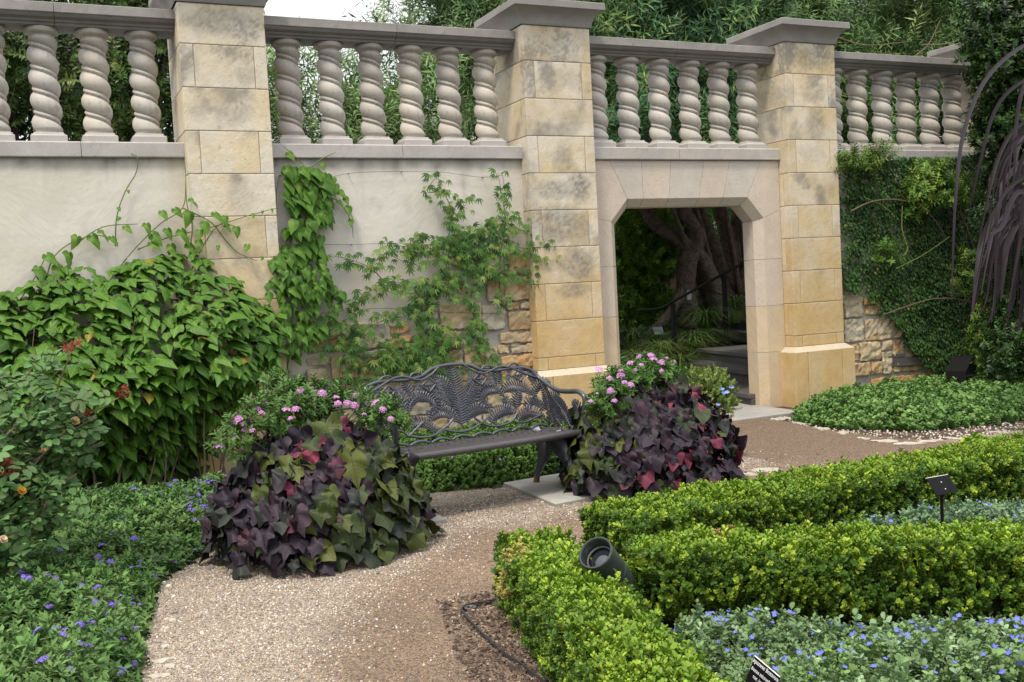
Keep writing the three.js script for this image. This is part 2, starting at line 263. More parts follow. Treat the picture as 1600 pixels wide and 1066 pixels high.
// a floret of n petals, unit radius, facing +y; added to gb at p along d
function floret(gb, p, d, r, n, c, cup = 0.2, eye = null) {
  const X = (Math.abs(d.y) > 0.9 ? V(1, 0, 0) : V(0, 1, 0)).cross(d).normalize(), Z = d.clone().cross(X), P = (a, q, h) => p.clone().addScaledVector(X, Math.cos(a) * q * r).addScaledVector(Z, Math.sin(a) * q * r).addScaledVector(d, h * r);
  const cc = P(0, 0, -cup * 0.6), m = gb.v(cc.x, cc.y, cc.z, 0, 0, eye || c);
  for (let k = 0; k < n; k++) { const a = k / n * 2 * Math.PI, h = Math.PI / n, q = [P(a - h * 0.85, 0.78, cup * 0.6), P(a - h * 0.35, 1, cup), P(a + h * 0.35, 1, cup), P(a + h * 0.85, 0.78, cup * 0.6)].map((w) => gb.v(w.x, w.y, w.z, 0, 0, c)); gb.tri(m, q[1], q[0]); gb.tri(m, q[2], q[1]); gb.tri(m, q[3], q[2]); }
}
const blobs = (R, list) => { const tot = list.reduce((s, b) => s + b[3] * b[4] * b[5], 0); let r = R() * tot; for (const b of list) { r -= b[3] * b[4] * b[5]; if (r <= 0) return b; } return list[0]; };
// ---------------------------------------------------------------- ground, paths
{
  const g = new THREE.PlaneGeometry(700, 700, 1, 1); g.rotateX(-Math.PI / 2); const uv = g.attributes.uv; for (let i = 0; i < uv.count; i++) uv.setXY(i, uv.getX(i) * 700, uv.getY(i) * 700);
  mesh('ground', g, M.mulch, scene, 'structure');
}
const UP = V(0, 1, 0);
const inPoly = (P, x, z) => { let c = false; for (let i = 0, j = P.length - 1; i < P.length; j = i++) if ((P[i][1] > z) !== (P[j][1] > z) && x < (P[j][0] - P[i][0]) * (z - P[i][1]) / (P[j][1] - P[i][1]) + P[i][0]) c = !c; return c; };
const PATH = [[-0.1, 9.5], [0.2, 4.8], [0.28, 4.38], [0.37, 3.68], [0.5, 3.0], [0.75, 2.55], [1.2, 2.1], [1.6, 1.8], [2.1, 1.62], [3.0, 1.74], [3.5, 1.7], [4.6, 1.8], [5.1, 0.9], [5.1, 0.3], [6.5, 0.3], [6.42, 1.0], [6.36, 1.5], [6.42, 2.2], [6.62, 2.52], [7.7, 2.6], [9.5, 2.4], [13, 2.2], [13, 4.15], [2.4, 4.2], [1.95, 4.3], [1.66, 5.2], [1.35, 6.4], [1.0, 9.5]];
// the trodden track of bare earth winds from the front to the archway
const TRACK = [[0.9, 7], [1.2, 5.3], [1.6, 4.1], [2.3, 3.35], [3.3, 3.25], [4.5, 3.2], [5.6, 2.6], [5.95, 1.4], [5.9, 0.2]];
function trackD(x, z) { let d = 9; for (let i = 0; i + 1 < TRACK.length; i++) { const [a, b] = TRACK[i], [c, e] = TRACK[i + 1], t = clamp(((x - a) * (c - a) + (z - b) * (e - b)) / ((c - a) ** 2 + (e - b) ** 2)); d = Math.min(d, Math.hypot(x - a - t * (c - a), z - b - t * (e - b))); } return d; }
const worn = (x, z) => { const w = x > 5 ? 0.9 : x > 3.2 ? 0.5 : 0.3; return clamp(smooth(w + 0.3, w - 0.12, trackD(x, z) + 0.35 * fbm(x * 1.6, z * 1.6, 2) + 0.06 * noise(x * 9, z * 9))); };
const pathY = (x, z) => 0.014 + 0.007 * noise(x * 2.2, z * 2.2, 4) + 0.004 * noise(x * 9, z * 9, 8);
{
  const gb = new GB(), s = 0.04, id = new Map();
  const at = (i, j) => { const k = i * 10000 + j; if (!id.has(k)) { const x = i * s + 0.03 * noise(i * 0.5, j * 0.5), z = j * s + 0.03 * noise(j * 0.5, i * 0.5, 9), w = worn(x, z), n = 0.7 * fbm(x * 3, z * 3, 1) + 0.9 * fbm(x * 0.9, z * 1.1, 5) - 0.5 * smooth(0.25, 0.5, fbm(x * 5, z * 5, 7)), far = smooth(4.6, 5.4, x);
    const c = mix3([0.67 + 0.18 * n, 0.63 + 0.18 * n, 0.57 + 0.18 * n], mix3([0.42 + 0.2 * n, 0.32 + 0.16 * n, 0.245 + 0.12 * n], [0.36, 0.275, 0.205], far), w * 0.85);
    id.set(k, gb.v(x, pathY(x, z), z, x * 1.1, z * 1.1, c)); } return id.get(k); };
  for (let i = -3; i < 250; i++) for (let j = 6; j < 236; j++) if (inPoly(PATH, (i + 0.5) * s, (j + 0.5) * s)) gb.quad(at(i, j), at(i, j + 1), at(i + 1, j + 1), at(i + 1, j));
  mesh('gravel_path', gb.geo(), M.gravel, scene, 'structure');
}
{ // loose pebbles of the gravel, thin on the trodden track
  const R = rng(77), ms = [], cs = [], q = new THREE.Quaternion(), e = new THREE.Euler(), P = V(0, 0, 0), S = V(0, 0, 0);
  const cols = [[0.52, 0.45, 0.37], [0.44, 0.35, 0.265], [0.53, 0.48, 0.41], [0.29, 0.245, 0.21], [0.48, 0.38, 0.29], [0.19, 0.17, 0.155], [0.47, 0.42, 0.36], [0.64, 0.6, 0.54]];
  for (let k = 0; k < 190000 && ms.length < 70000; k++) {
    const x = -0.1 + R() * 5.4, z = 1.6 + R() * 5.2; if (R() > smooth(0.5, 3, z) || !inPoly(PATH, x, z)) continue;
    if (R() < worn(x, z) * 0.86 || R() > 0.62 + 1.2 * fbm(x * 2.4, z * 2.4, 3)) continue;
    const r = 0.0027 + 0.0038 * R() * R() + (R() < 0.004 ? 0.008 : 0); e.set(R() * 6, R() * 6, R() * 6); q.setFromEuler(e);
    ms.push(_m().compose(P.set(x, pathY(x, z) + r * 0.25, z), q, S.set(r, r * 0.7, r * (0.8 + 0.5 * R())))); const c = cols[Math.floor(R() * 8)], b = 0.75 + 0.5 * R(); cs.push([c[0] * b, c[1] * b, c[2] * b]);
  }
  for (let k = 0; k < 1500; k++) { const x = 6.2 + R() * 1.6, z = 0.5 + R() * 2.3, r = 0.006 + 0.006 * R(); if (inPoly(PATH, x, z) && R() < 0.8) continue; e.set(R() * 6, R() * 6, R() * 6); q.setFromEuler(e); ms.push(_m().compose(P.set(x, 0.006, z), q, S.set(r, r, r * 1.3))); const c = cols[Math.floor(R() * 8)]; cs.push(c); }
  const o = copies('loose_gravel', new THREE.IcosahedronGeometry(1, 0), M.pebble, ms, cs, scene); tag(o, 'loose tan and grey pebbles scattered over the garden path', 'gravel');
}
{ // bark chips of the planting beds
  const R = rng(78), ms = [], cs = [], q = new THREE.Quaternion(), e = new THREE.Euler(), P = V(0, 0, 0), S = V(0, 0, 0);
  for (let k = 0; k < 9000; k++) {
    let x, z; if (k < 3500) { z = 4.15 + R() * 2.4; x = 1.95 - (z - 4.2) * 0.26 + (R() - 0.75) * 0.5; } else if (k < 6500) { x = 6.3 + R() * 4; z = 0.3 + R() * 2.3; } else { x = 0.5 + R() * 4.5; z = 1.2 + R() * 2.0; }
    if (k >= 3500 && inPoly(PATH, x, z) && R() < 0.93) continue;
    e.set((R() - 0.5) * 0.8, R() * 6, (R() - 0.5) * 0.8); q.setFromEuler(e); const L = 0.008 + 0.02 * R() * R();
    ms.push(_m().compose(P.set(x, 0.012 + (inPoly(PATH, x, z) ? 0.01 : 0) + 0.008 * R(), z), q, S.set(L, 0.003, L * (0.3 + 0.4 * R())))); const b = 0.4 + R(), c = R() < 0.15 ? [0.3, 0.24, 0.18] : [0.09, 0.06, 0.045]; cs.push([c[0] * b, c[1] * b, c[2] * b]);
  }
  tag(copies('bark_mulch', new THREE.BoxGeometry(1, 1, 1), std([1, 1, 1], 0.95), ms, cs, scene), 'dark brown bark chips lying on the planting beds', 'mulch');
}

// ---------------------------------------------------------------- ashlar pillars
const H = 0.345, J0 = 3.52, ST = -0.16;      // course height, first joint, face of the wall behind the pillars
const STAINS = [ // x, y, half width, half height, strength: grey lichen that has grown on the stone
  [4.52, 2.33, 0.27, 0.10, 0.75], [4.75, 2.36, 0.13, 0.16, 0.9], [4.5, 2.0, 0.3, 0.2, 0.85], [4.78, 1.95, 0.12, 0.17, 0.6], [4.72, 1.64, 0.18, 0.18, 0.85], [4.5, 1.62, 0.22, 0.07, 0.45], [4.64, 1.38, 0.16, 0.08, 0.75],
  [4.6, 2.62, 0.13, 0.14, 0.6], [4.62, 3.62, 0.22, 0.1, 0.6], [4.58, 3.35, 0.22, 0.11, 0.45], [4.7, 2.95, 0.15, 0.13, 0.5], [4.26, 2.05, 0.08, 0.25, 0.6], [4.24, 2.4, 0.08, 0.25, 0.5],
  [1.55, 3.7, 0.32, 0.11, 0.7], [1.6, 3.0, 0.14, 0.13, 0.65], [1.3, 2.98, 0.08, 0.06, 0.4], [1.6, 2.3, 0.12, 0.14, 0.35], [1.28, 3.35, 0.06, 0.12, 0.4], [1.7, 3.28, 0.1, 0.08, 0.4],
  [7.66, 3.68, 0.22, 0.12, 0.7], [7.66, 3.33, 0.18, 0.12, 0.6], [7.66, 3.0, 0.14, 0.15, 0.7], [7.62, 2.68, 0.2, 0.1, 0.25], [7.52, 2.36, 0.07, 0.07, 0.75], [7.85, 2.3, 0.05, 0.08, 0.4], [7.2, 3.3, 0.2, 0.12, 0.5]];
function ashlar(base, seed) {
  return (x, y, z) => {
    const n = fbm(x * 2.6 + seed, y * 2.6, z * 2.6), f = fbm(x * 13 + seed, y * 13, z * 13), g = noise(x * 52, y * 52, z * 52 + seed) + 0.6 * noise(x * 27, y * 27, z * 27);
    let c = mix3(base, [0.66, 0.62, 0.54], clamp(0.34 + n * 1.3)); c = mix3(c, [0.55, 0.385, 0.17], clamp(smooth(2.4, 0.8, y) * 0.85 - n * 0.6));
    c = c.map((k) => k * (1 + 0.18 * f + 0.06 * g));
    let d = smooth(0.12, 0.5, fbm(x * 3.1 + 9, y * 2.2, z * 3 + seed) + 0.25 * f + 0.3 * g * smooth(2.8, 3.7, y) + 0.2 * smooth(2.2, 3.7, y)) * 0.68 * smooth(0.8, 2.0, y);
    for (const [a, b, w, h, s] of STAINS) { const q = ((x - a) / w) ** 2 + ((y - b) / h) ** 2; if (q < 3) d = Math.max(d, s * smooth(1.5, 0.25, q + 1.3 * f + 0.6 * n) * clamp(0.62 + 0.9 * f + 0.6 * g)); }
    return mix3(c, [0.17, 0.165, 0.155], clamp(d * 1.05));
  };
}
function capGeo(x0, x1, z0, z1, y0) {
  const rings = [[0, 0.012], [0.012, 0.018], [0.035, 0.02], [0.07, 0.03], [0.1, 0.048], [0.125, 0.072], [0.14, 0.095], [0.145, 0.1], [0.148, 0.115], [0.15, 0.118], [0.208, 0.118], [0.214, 0.112], [0.25, -0.1], [0.27, -0.33]];
  const gb = new GB(), id = [];
  const seg = 10;
  for (const [h, o] of rings) { const row = []; const q = [[x0 - o, z1 + o], [x1 + o, z1 + o], [x1 + o, z0 - o], [x0 - o, z0 - o]]; for (let s = 0; s < 4; s++) for (let k = 0; k < seg; k++) { const a = q[s], b = q[(s + 1) % 4], t = k / seg, x = mix(a[0], b[0], t), z = mix(a[1], b[1], t), y = y0 + h, n = fbm(x * 5, y * 9, z * 5), c = 0.25 + 0.09 * n; row.push(gb.v(x, y, z, s % 2 ? z : x, y + s, [c * 1.03, c, c * 0.95])); } id.push(row); }
  for (let r = 0; r + 1 < id.length; r++) for (let k = 0; k < 4 * seg; k++) { const n = (k + 1) % (4 * seg); gb.quad(id[r][k], id[r][n], id[r + 1][n], id[r + 1][k]); }
  return boxUV(toCreasedNormals(gb.geo(), 0.6));
}
function pillar(x0, x1, label, seed, tone, courses = 9) {
  const t = thing('stone_pillar', label, 'pillar', V((x0 + x1) / 2, 0, -0.35)), R = rng(seed), zb = -0.7, j = 0.003;
  mesh('mortar_core', new THREE.BoxGeometry(x1 - x0 - 0.016, 3.8, 0.684).translate((x0 + x1) / 2, 1.95, -0.35), M.mortar, t);
  const put = (a, b, y0, y1, z0, z1) => { const k = 0.93 + 0.14 * R(), gold = R(); mesh('block', block(a, b, y0, y1, z0, z1, 0.005, 0.019, ashlar(mix3(tone, [tone[0] * 0.99, tone[1] * 0.94, tone[2] * 0.82], gold).map((c) => c * k), seed + R() * 40), { ox: R() * 7, oy: R() * 7, bump: (x, y, z) => -0.007 * Math.max(0, noise(x * 28, y * 28, z * 28) - 0.25), faces: [[0, 1, 2, 1], [1, 2, 0, 1], [1, 2, 0, -1], [2, 0, 1, 1], [2, 0, 1, -1], [0, 1, 2, -1]] }), M.ashlar, t); };
  const lay = (y0, y1, whole) => {
    if (whole) { put(x0, x1, y0 + j, y1 - j, -0.1 + j, 0); put(x0, x1, y0 + j, y1 - j, zb, -0.1 - j); }
    else { const w = 0.098 + 0.012 * R(); put(x0, x0 + w - j, y0 + j, y1 - j, zb, 0); put(x0 + w + j, x1 - w - j, y0 + j, y1 - j, -0.2, 0); put(x1 - w + j, x1, y0 + j, y1 - j, zb, 0); }
  };
  lay(J0, 3.847, true); for (let k = 0; k < 8; k++) lay(J0 - (k + 1) * H, J0 - k * H, k % 2 === 1); lay(0.641, 0.76, false);
  const o = 0.075;
  for (const [a, b] of [[x0 - o, x0 + 0.1], [x0 + 0.106, x1 - 0.106], [x1 - 0.1, x1 + o]]) mesh('plinth_block', block(a, b, 0, 0.585, zb, o, 0.006, 0.04, ashlar([0.6, 0.5, 0.33], seed + R() * 30), { ox: R() * 7 }), M.ashlar, t);
  { const gb = new GB(), q = (w, y) => [[x0 - w, w], [x1 + w, w], [x1 + w, zb], [x0 - w, zb]].map(([x, z]) => gb.v(x, y, z, x, z + y, [0.53, 0.46, 0.34])); const a = q(o, 0.587), b = q(0.002, 0.643); for (let s = 0; s < 3; s++) { const k = s === 2 ? 3 : s; gb.quad(a[k], a[(k + 1) % 4], b[(k + 1) % 4], b[k]); } mesh('plinth_chamfer', toCreasedNormals(gb.geo().toNonIndexed(), 0.3), M.ashlar, t); }  // slope coloured paler than the plinth blocks, painting in the skylight on it
  mesh('pillar_cap', capGeo(x0, x1, zb, 0, 3.847), M.cast, t);
}
pillar(1.194, 1.880, 'pale cream stone pillar with green vine across its foot, left of the bench', 11, [0.66, 0.60, 0.47]);
pillar(4.238, 4.948, 'grey stained stone pillar between the bench wall and the archway', 23, [0.6, 0.53, 0.38]);
pillar(7.283, 7.959, 'golden sandstone pillar right of the archway with clear plinth', 37, [0.6, 0.52, 0.36]);
pillar(10.327, 11.01, 'pale stone pillar half hidden by dark shrub and purple grass blades', 53, [0.5, 0.46, 0.37]);

// ---------------------------------------------------------------- balustrades
function balusterGeo() {
  const gb = new GB(), NU = 36, NV = 118, Y0 = 0.0, Y1 = 0.82, pitch = 0.178;
  const prof = (y, a) => {
    let p = y / pitch + a / 6.28318 + 0.15; p -= Math.floor(p);
    let r; if (p < 0.74) r = 0.079 + 0.036 * Math.pow(Math.max(0, Math.sin(Math.PI * p / 0.74)), 0.55); else if (p < 0.78 || p > 0.97) r = 0.079; else r = 0.083 + 0.013 * Math.pow(Math.sin(Math.PI * (p - 0.78) / 0.19), 0.5);
    const lo = smooth(0.0, 0.035, y), hi = smooth(0.762, 0.725, y), base = 0.098 - 0.006 * lo;
    let k = mix(base, r, lo); k = mix(0.092, k, hi);
    if (y > 0.755) k = 0.092 + 0.036 * smooth(0.755, 0.785, y) - 0.006 * smooth(0.81, 0.82, y);
    return k;
  };
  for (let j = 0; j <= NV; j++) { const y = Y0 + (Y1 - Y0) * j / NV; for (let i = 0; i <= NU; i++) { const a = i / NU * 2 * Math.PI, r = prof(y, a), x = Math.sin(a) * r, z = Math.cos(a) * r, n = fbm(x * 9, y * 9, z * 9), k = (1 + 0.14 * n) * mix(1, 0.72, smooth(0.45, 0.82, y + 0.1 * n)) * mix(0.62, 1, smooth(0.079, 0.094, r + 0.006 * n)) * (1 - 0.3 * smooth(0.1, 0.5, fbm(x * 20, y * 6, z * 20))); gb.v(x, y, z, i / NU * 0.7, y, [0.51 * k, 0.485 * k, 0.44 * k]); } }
  for (let j = 0; j < NV; j++) for (let i = 0; i < NU; i++) { const a = j * (NU + 1) + i; gb.quad(a, a + 1, a + NU + 2, a + NU + 1); }
  return gb.geo();
}
const shaftGeo = balusterGeo();
const footGeo = (() => { const s = new THREE.Shape(); s.moveTo(-0.13, 0); s.lineTo(0.13, 0); s.lineTo(0.13, 0.05); s.lineTo(0.105, 0.07); s.lineTo(0.105, 0.086); s.lineTo(-0.105, 0.086); s.lineTo(-0.105, 0.07); s.lineTo(-0.13, 0.05); const gb = new GB(), rings = [[0, 0.132], [0.055, 0.132], [0.06, 0.128], [0.07, 0.112], [0.086, 0.106]], id = rings.map(([y, w]) => [[-w, w], [w, w], [w, -w], [-w, -w]].map(([x, z]) => gb.v(x, y, z, x, y + z, [0.43, 0.41, 0.385]))); for (let r = 0; r < 4; r++) for (let k = 0; k < 4; k++) gb.quad(id[r][k], id[r][(k + 1) % 4], id[r + 1][(k + 1) % 4], id[r + 1][k]); gb.quad(...id[4]); return boxUV(toCreasedNormals(gb.geo().toNonIndexed(), 0.4)); })();
function extrudeX(prof, x0, x1, fn) {
  const gb = new GB(), n = Math.max(1, Math.round((x1 - x0) / 0.06)), N = prof.length;
  for (let i = 0; i <= n; i++) { const x = mix(x0, x1, i / n); for (let k = 0; k < N; k++) gb.v(x, prof[k][1], prof[k][0], x, k * 0.07, fn(x, prof[k][1], prof[k][0])); }
  for (let i = 0; i < n; i++) for (let k = 0; k < N; k++) { const m = (k + 1) % N; gb.quad(i * N + k, i * N + m, (i + 1) * N + m, (i + 1) * N + k); }
  for (const i of [0, n]) { const ids = prof.map((_, k) => i * N + k), tr = THREE.ShapeUtils.triangulateShape(prof.map(([a, b]) => new THREE.Vector2(a, b)), []); for (const [a, b, c] of tr) i ? gb.tri(ids[a], ids[b], ids[c]) : gb.tri(ids[c], ids[b], ids[a]); }
  return boxUV(toCreasedNormals(gb.geo().toNonIndexed(), 0.5));
}
const zr = (a) => -0.69 - a;  // mirrored profile of the handrail
const RAIL = [[-0.15, 3.82], [-0.146, 3.816], [-0.146, 3.748], [-0.15, 3.744], [-0.164, 3.743], [-0.166, 3.728], [-0.172, 3.716], [-0.19, 3.706], [-0.197, 3.7], [-0.2, 3.684], [-0.212, 3.68], [-0.216, 3.66]];
const RAILP = [[-0.345, 3.83], ...RAIL, ...RAIL.slice().reverse().map(([z, y]) => [zr(z), y])].reverse();
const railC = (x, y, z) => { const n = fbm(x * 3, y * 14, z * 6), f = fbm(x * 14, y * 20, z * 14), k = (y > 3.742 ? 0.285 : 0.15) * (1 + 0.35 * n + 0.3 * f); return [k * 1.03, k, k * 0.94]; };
const SILLP = [[-0.128, 2.74], [-0.124, 2.744], [-0.124, 2.64], [-0.13, 2.632], [-0.62, 2.632], [-0.62, 2.752], [-0.14, 2.755]].reverse();
const sillC = (x, y, z) => { const n = fbm(x * 2.5, y * 8, z * 5), f = fbm(x * 12, y * 12, z * 12); const k = 0.44 * (1 + 0.3 * n + 0.18 * f); return mix3([k, k * 0.97, k * 0.93], [k * 0.95, k * 0.85, k * 0.76], clamp(smooth(4.8, 5.4, x) * smooth(7.4, 6.8, x) * 0.6 + n)); };
const balM = [[1, 1, 1], [0.93, 0.92, 0.9], [0.97, 0.98, 0.98], [0.87, 0.86, 0.84], [1.04, 1.02, 0.98]].map((c) => { const m = M.cast.clone(); m.color.setRGB(...c); return m; }); let balN = 0;
function balustrade(x0, x1, label, cuts, sillCuts) {
  const t = thing('balustrade', label, 'balustrade', V((x0 + x1) / 2, 2.63, -0.345)), c = (x0 + x1) / 2;
  const pieces = (cs) => { const e = [x0 + 0.001, ...cs, x1 - 0.001]; return e.slice(1).map((b, i) => [e[i] + (i ? 0.002 : 0), b - (i < e.length - 2 ? 0.002 : 0)]); };
  for (const [a, b] of pieces(cuts)) mesh('handrail', extrudeX(RAILP, a, b, railC), M.cast, t);
  for (const [a, b] of pieces(sillCuts)) mesh('base_rail', extrudeX(SILLP, a, b, sillC), M.cast, t);
  for (let k = 0; k < 6; k++) {
    const g = new THREE.Group(); g.name = 'baluster'; g.position.set((k - 2.5) * 0.372, 0.124, 0); t.add(g);
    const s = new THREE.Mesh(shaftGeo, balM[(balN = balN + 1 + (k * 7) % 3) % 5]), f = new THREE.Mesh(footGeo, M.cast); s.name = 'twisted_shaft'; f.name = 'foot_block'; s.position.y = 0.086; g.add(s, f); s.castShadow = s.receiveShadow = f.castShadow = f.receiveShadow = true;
  }
  return t;
}
balustrade(-1.164, 1.194, 'grey balustrade with twisted balusters left of the cream pillar, above the vine heap', [0.3], [0.42]);
balustrade(1.880, 4.238, 'grey balustrade with twisted balusters above the bench wall, bare sky behind it', [3.08], [3.06]);
balustrade(4.948, 7.283, 'grey balustrade with twisted balusters directly above the archway lintel', [6.05], [6.0]);
balustrade(7.959, 10.327, 'grey balustrade with twisted balusters above the ivy covered wall', [9.0], [9.1]);
balustrade(-4.208, -1.85, 'grey balustrade with twisted balusters at the far left end of the wall', [-3], [-3]);

// ---------------------------------------------------------------- walls between the pillars
const wallBody = (t, x0, x1, y0 = 0) => mesh('wall_body', block(x0, x1, y0, 2.63, -0.7, ST - 0.012, 0.002, 0.5, () => [0.4, 0.375, 0.33]), M.stucco, t);
function stuccoSkin(t, x0, x1, low) {   // rendered coat whose lower edge follows low(x)
  const gb = new GB(), nx = Math.round((x1 - x0) / 0.03), ny = 60, id = [];
  for (let i = 0; i <= nx; i++) { const x = mix(x0, x1, i / nx), l = low(x), row = []; for (let j = 0; j <= ny + 1; j++) { const y = j === 0 ? l : mix(l, 2.632, (j - 1) / ny), z = j === 0 ? ST - 0.012 : ST + 0.004 * fbm(x * 4, y * 4, 3) - (j === 1 ? 0.006 : 0), n = fbm(x * 1.7, y * 1.7, 2), f = fbm(x * 7, y * 5, 4);
    let c = mix3([0.62, 0.59, 0.51], [0.69, 0.67, 0.615], clamp(0.5 + n * 1.4)); const d = smooth(2.5, 2.62, y + 0.1 * f + 0.08 * fbm(x * 4, y * 0.7, 7)) * 0.6 + smooth(0.15, 0.5, f + n * 0.6) * 0.18 + smooth(0.2, 0.55, fbm(x * 5, y * 0.6, 11) + (y - 2.2) * 0.5) * 0.45; c = mix3(c, [0.2, 0.19, 0.165], clamp(d)); c = mix3(c, [0.55, 0.46, 0.3], clamp(0.25 * smooth(0.25, 0, x1 - x) + 0.3 * smooth(2, 1, y) + 0.3 * n)); row.push(gb.v(x, y, z, x * 0.8, y * 0.8, c)); } id.push(row); }
  for (let i = 0; i < nx; i++) for (let j = 0; j <= ny; j++) gb.quad(id[i][j], id[i + 1][j], id[i + 1][j + 1], id[i][j + 1]);
  mesh('stucco_coat', gb.geo(), M.stucco, t);
}
const STONE = [[0.56, 0.49, 0.35], [0.55, 0.42, 0.23], [0.5, 0.29, 0.12], [0.57, 0.45, 0.28], [0.46, 0.42, 0.35]];
function rubbleStone(t, x0, x1, y0, y1, kind, seed, out = 0.022) {
  const R = rng(seed), a = STONE[kind], b = STONE[(kind + 1 + Math.floor(R() * 4)) % 5], w = Math.max(0.02, x1 - x0), h = Math.max(0.02, y1 - y0), o = out * (0.6 + 0.7 * R());
  const g = block(x0, x1, y0, y1, ST - 0.03, ST + o, Math.min(0.009, h * 0.2), 0.017, (x, y, z) => { const n = fbm(x * 7 + seed, y * 7, z * 7), f = fbm(x * 24, y * 24, seed); let c = mix3(a, b, clamp(0.35 + n * 1.5)); c = mix3(c, [0.16, 0.15, 0.14], clamp(smooth(0.2, 0.55, f + 0.4 * n) * 0.6)); const k = 1 + 0.25 * f; return c.map((q) => q * k); },
    { ox: R() * 5, oy: R() * 5, bump: (x, y, z) => 0.03 * fbm(x * 8 + seed, y * 9, z * 8) + 0.024 * fbm(x * 25, y * 25, z * 25 + seed), faces: [[0, 1, 2, 1], [1, 2, 0, 1], [1, 2, 0, -1], [2, 0, 1, 1], [2, 0, 1, -1]] });
  mesh('rubble_stone', g, M.rubble, t);
}
function pxStones(t, list, ox, oy, k, seed) { const out = []; list.forEach(([a, b, c, d, kind], i) => { const p = onZ(ox + a / k, oy + (b + d) / 2 / k, ST), q = onZ(ox + c / k, oy + (b + d) / 2 / k, ST), u = onZ(ox + (a + c) / 2 / k, oy + b / k, ST), l = onZ(ox + (a + c) / 2 / k, oy + d / k, ST); const r = [p.x + 0.004, q.x - 0.004, l.y + 0.004, u.y - 0.004]; out.push(r); rubbleStone(t, ...r, kind, seed + i); }); return out; }
function fillStones(t, x0, x1, y0, y1, taken, seed) { // coursed rubble where nothing else was laid
  const R = rng(seed); let y = y0; let n = 0;
  while (y < y1 - 0.05) { const h = Math.min(0.1 + 0.13 * R(), y1 - y); let x = x0; while (x < x1 - 0.04) { const w = Math.min(0.16 + 0.28 * R(), x1 - x); if (!taken.some((r) => x < r[1] - 0.01 && x + w > r[0] + 0.01 && y < r[3] - 0.01 && y + h > r[2] + 0.01)) rubbleStone(t, x + 0.007, x + w - 0.007, y + 0.007, y + h - 0.007, Math.floor(R() * 5), seed * 31 + n++, 0.018); x += w; } y += h; }
}
{
  const t = thing('stucco_wall', 'cream stucco wall under the left balustrade, half covered by the broad leaved vine', 'wall', V(0, 0, -0.43)); wallBody(t, -1.164, 1.194); stuccoSkin(t, -1.164, 1.194, (x) => 0.35 + 0.1 * noise(x * 2, 1));
}
{
  const t = thing('stucco_wall', 'cream stucco wall behind the bench, ragged render over golden rubble stones', 'wall', V(3.06, 0, -0.43)); wallBody(t, 1.88, 4.238);
  const low = (x) => 0.82 + 0.14 * smooth(2.1, 2.8, x) + 0.25 * smooth(2.8, 3.4, x) + 0.22 * smooth(3.35, 3.8, x) + 0.28 * smooth(3.86, 4.02, x) + 0.07 * noise(x * 5, 3) + 0.03 * noise(x * 14, 5);
  stuccoSkin(t, 1.88, 4.238, low);
  const a = pxStones(t, [[368, 250, 495, 385, 1], [215, 330, 310, 390, 4], [320, 335, 360, 385, 4], [238, 405, 505, 552, 0], [360, 562, 435, 608, 3], [445, 562, 503, 602, 3], [205, 577, 345, 732, 4], [370, 617, 515, 735, 3], [315, 745, 515, 812, 0], [312, 824, 375, 880, 3], [384, 820, 525, 876, 3], [322, 887, 535, 960, 2], [100, 845, 300, 975, 1]], 700, 330, 3.95, 100);
  const b = pxStones(t, [[905, 560, 940, 635, 0], [985, 640, 1012, 760, 3], [705, 652, 815, 725, 4], [822, 650, 970, 762, 1], [840, 770, 925, 850, 3], [430, 735, 583, 850, 4], [600, 740, 690, 783, 2], [602, 792, 700, 850, 1], [708, 790, 830, 850, 3], [245, 787, 403, 865, 1], [225, 885, 322, 928, 4], [225, 938, 322, 1005, 0], [333, 882, 455, 985, 1], [462, 895, 583, 985, 2], [602, 925, 740, 990, 2], [750, 860, 930, 940, 2], [602, 860, 740, 918, 1], [462, 858, 590, 888, 4]], 400, 250, 2.88, 200);
  fillStones(t, 1.9, 4.21, 0.0, 0.66, [...a, ...b], 7);
}
{
  const t = thing('stucco_wall', 'stone wall right of the golden pillar, mostly covered by creeping fig', 'wall', V(9.14, 0, -0.43)); wallBody(t, 7.959, 10.327);
  stuccoSkin(t, 7.959, 10.327, (x) => 1.1 + 0.08 * noise(x * 4, 8));
  const a = pxStones(t, [[450, 582, 530, 678, 0], [537, 580, 688, 668, 0], [480, 687, 505, 755, 3], [512, 677, 600, 755, 1], [606, 674, 648, 712, 3], [607, 719, 648, 810, 0], [653, 667, 773, 800, 2], [780, 720, 830, 780, 0], [482, 764, 555, 820, 3], [562, 758, 605, 812, 1], [562, 818, 800, 860, 2], [450, 490, 525, 575, 0], [447, 400, 530, 482, 4]], 1150, 280, 2.664, 300);
  fillStones(t, 8.0, 10.3, 0.0, 1.12, a, 9);
}
{ const t = thing('stucco_wall', 'cream stucco wall at the far left beyond the first bay', 'wall', V(-3, 0, -0.43)); wallBody(t, -4.208, -1.85); stuccoSkin(t, -4.208, -1.85, () => 0.3); }
pillar(-1.850, -1.164, 'pale cream stone pillar at the far left beyond the vine heap', 61, [0.6, 0.53, 0.39]);
{ // terrace walk behind the balustrade, carried over the passage
  mesh('terrace_walk', new THREE.BoxGeometry(17, 0.22, 1.0).translate(4, 2.515, -1.21), M.stucco, scene, 'structure');
  const t = thing('retaining_wall', 'dark stone retaining wall left of the passage behind the archway', 'wall', V(0, 0, -1.4)); mesh('wall_body', block(-4, 4.95, 0, 2.4, -1.7, -0.72, 0.005, 0.6, () => [0.3, 0.27, 0.22]), M.stucco, t);
}

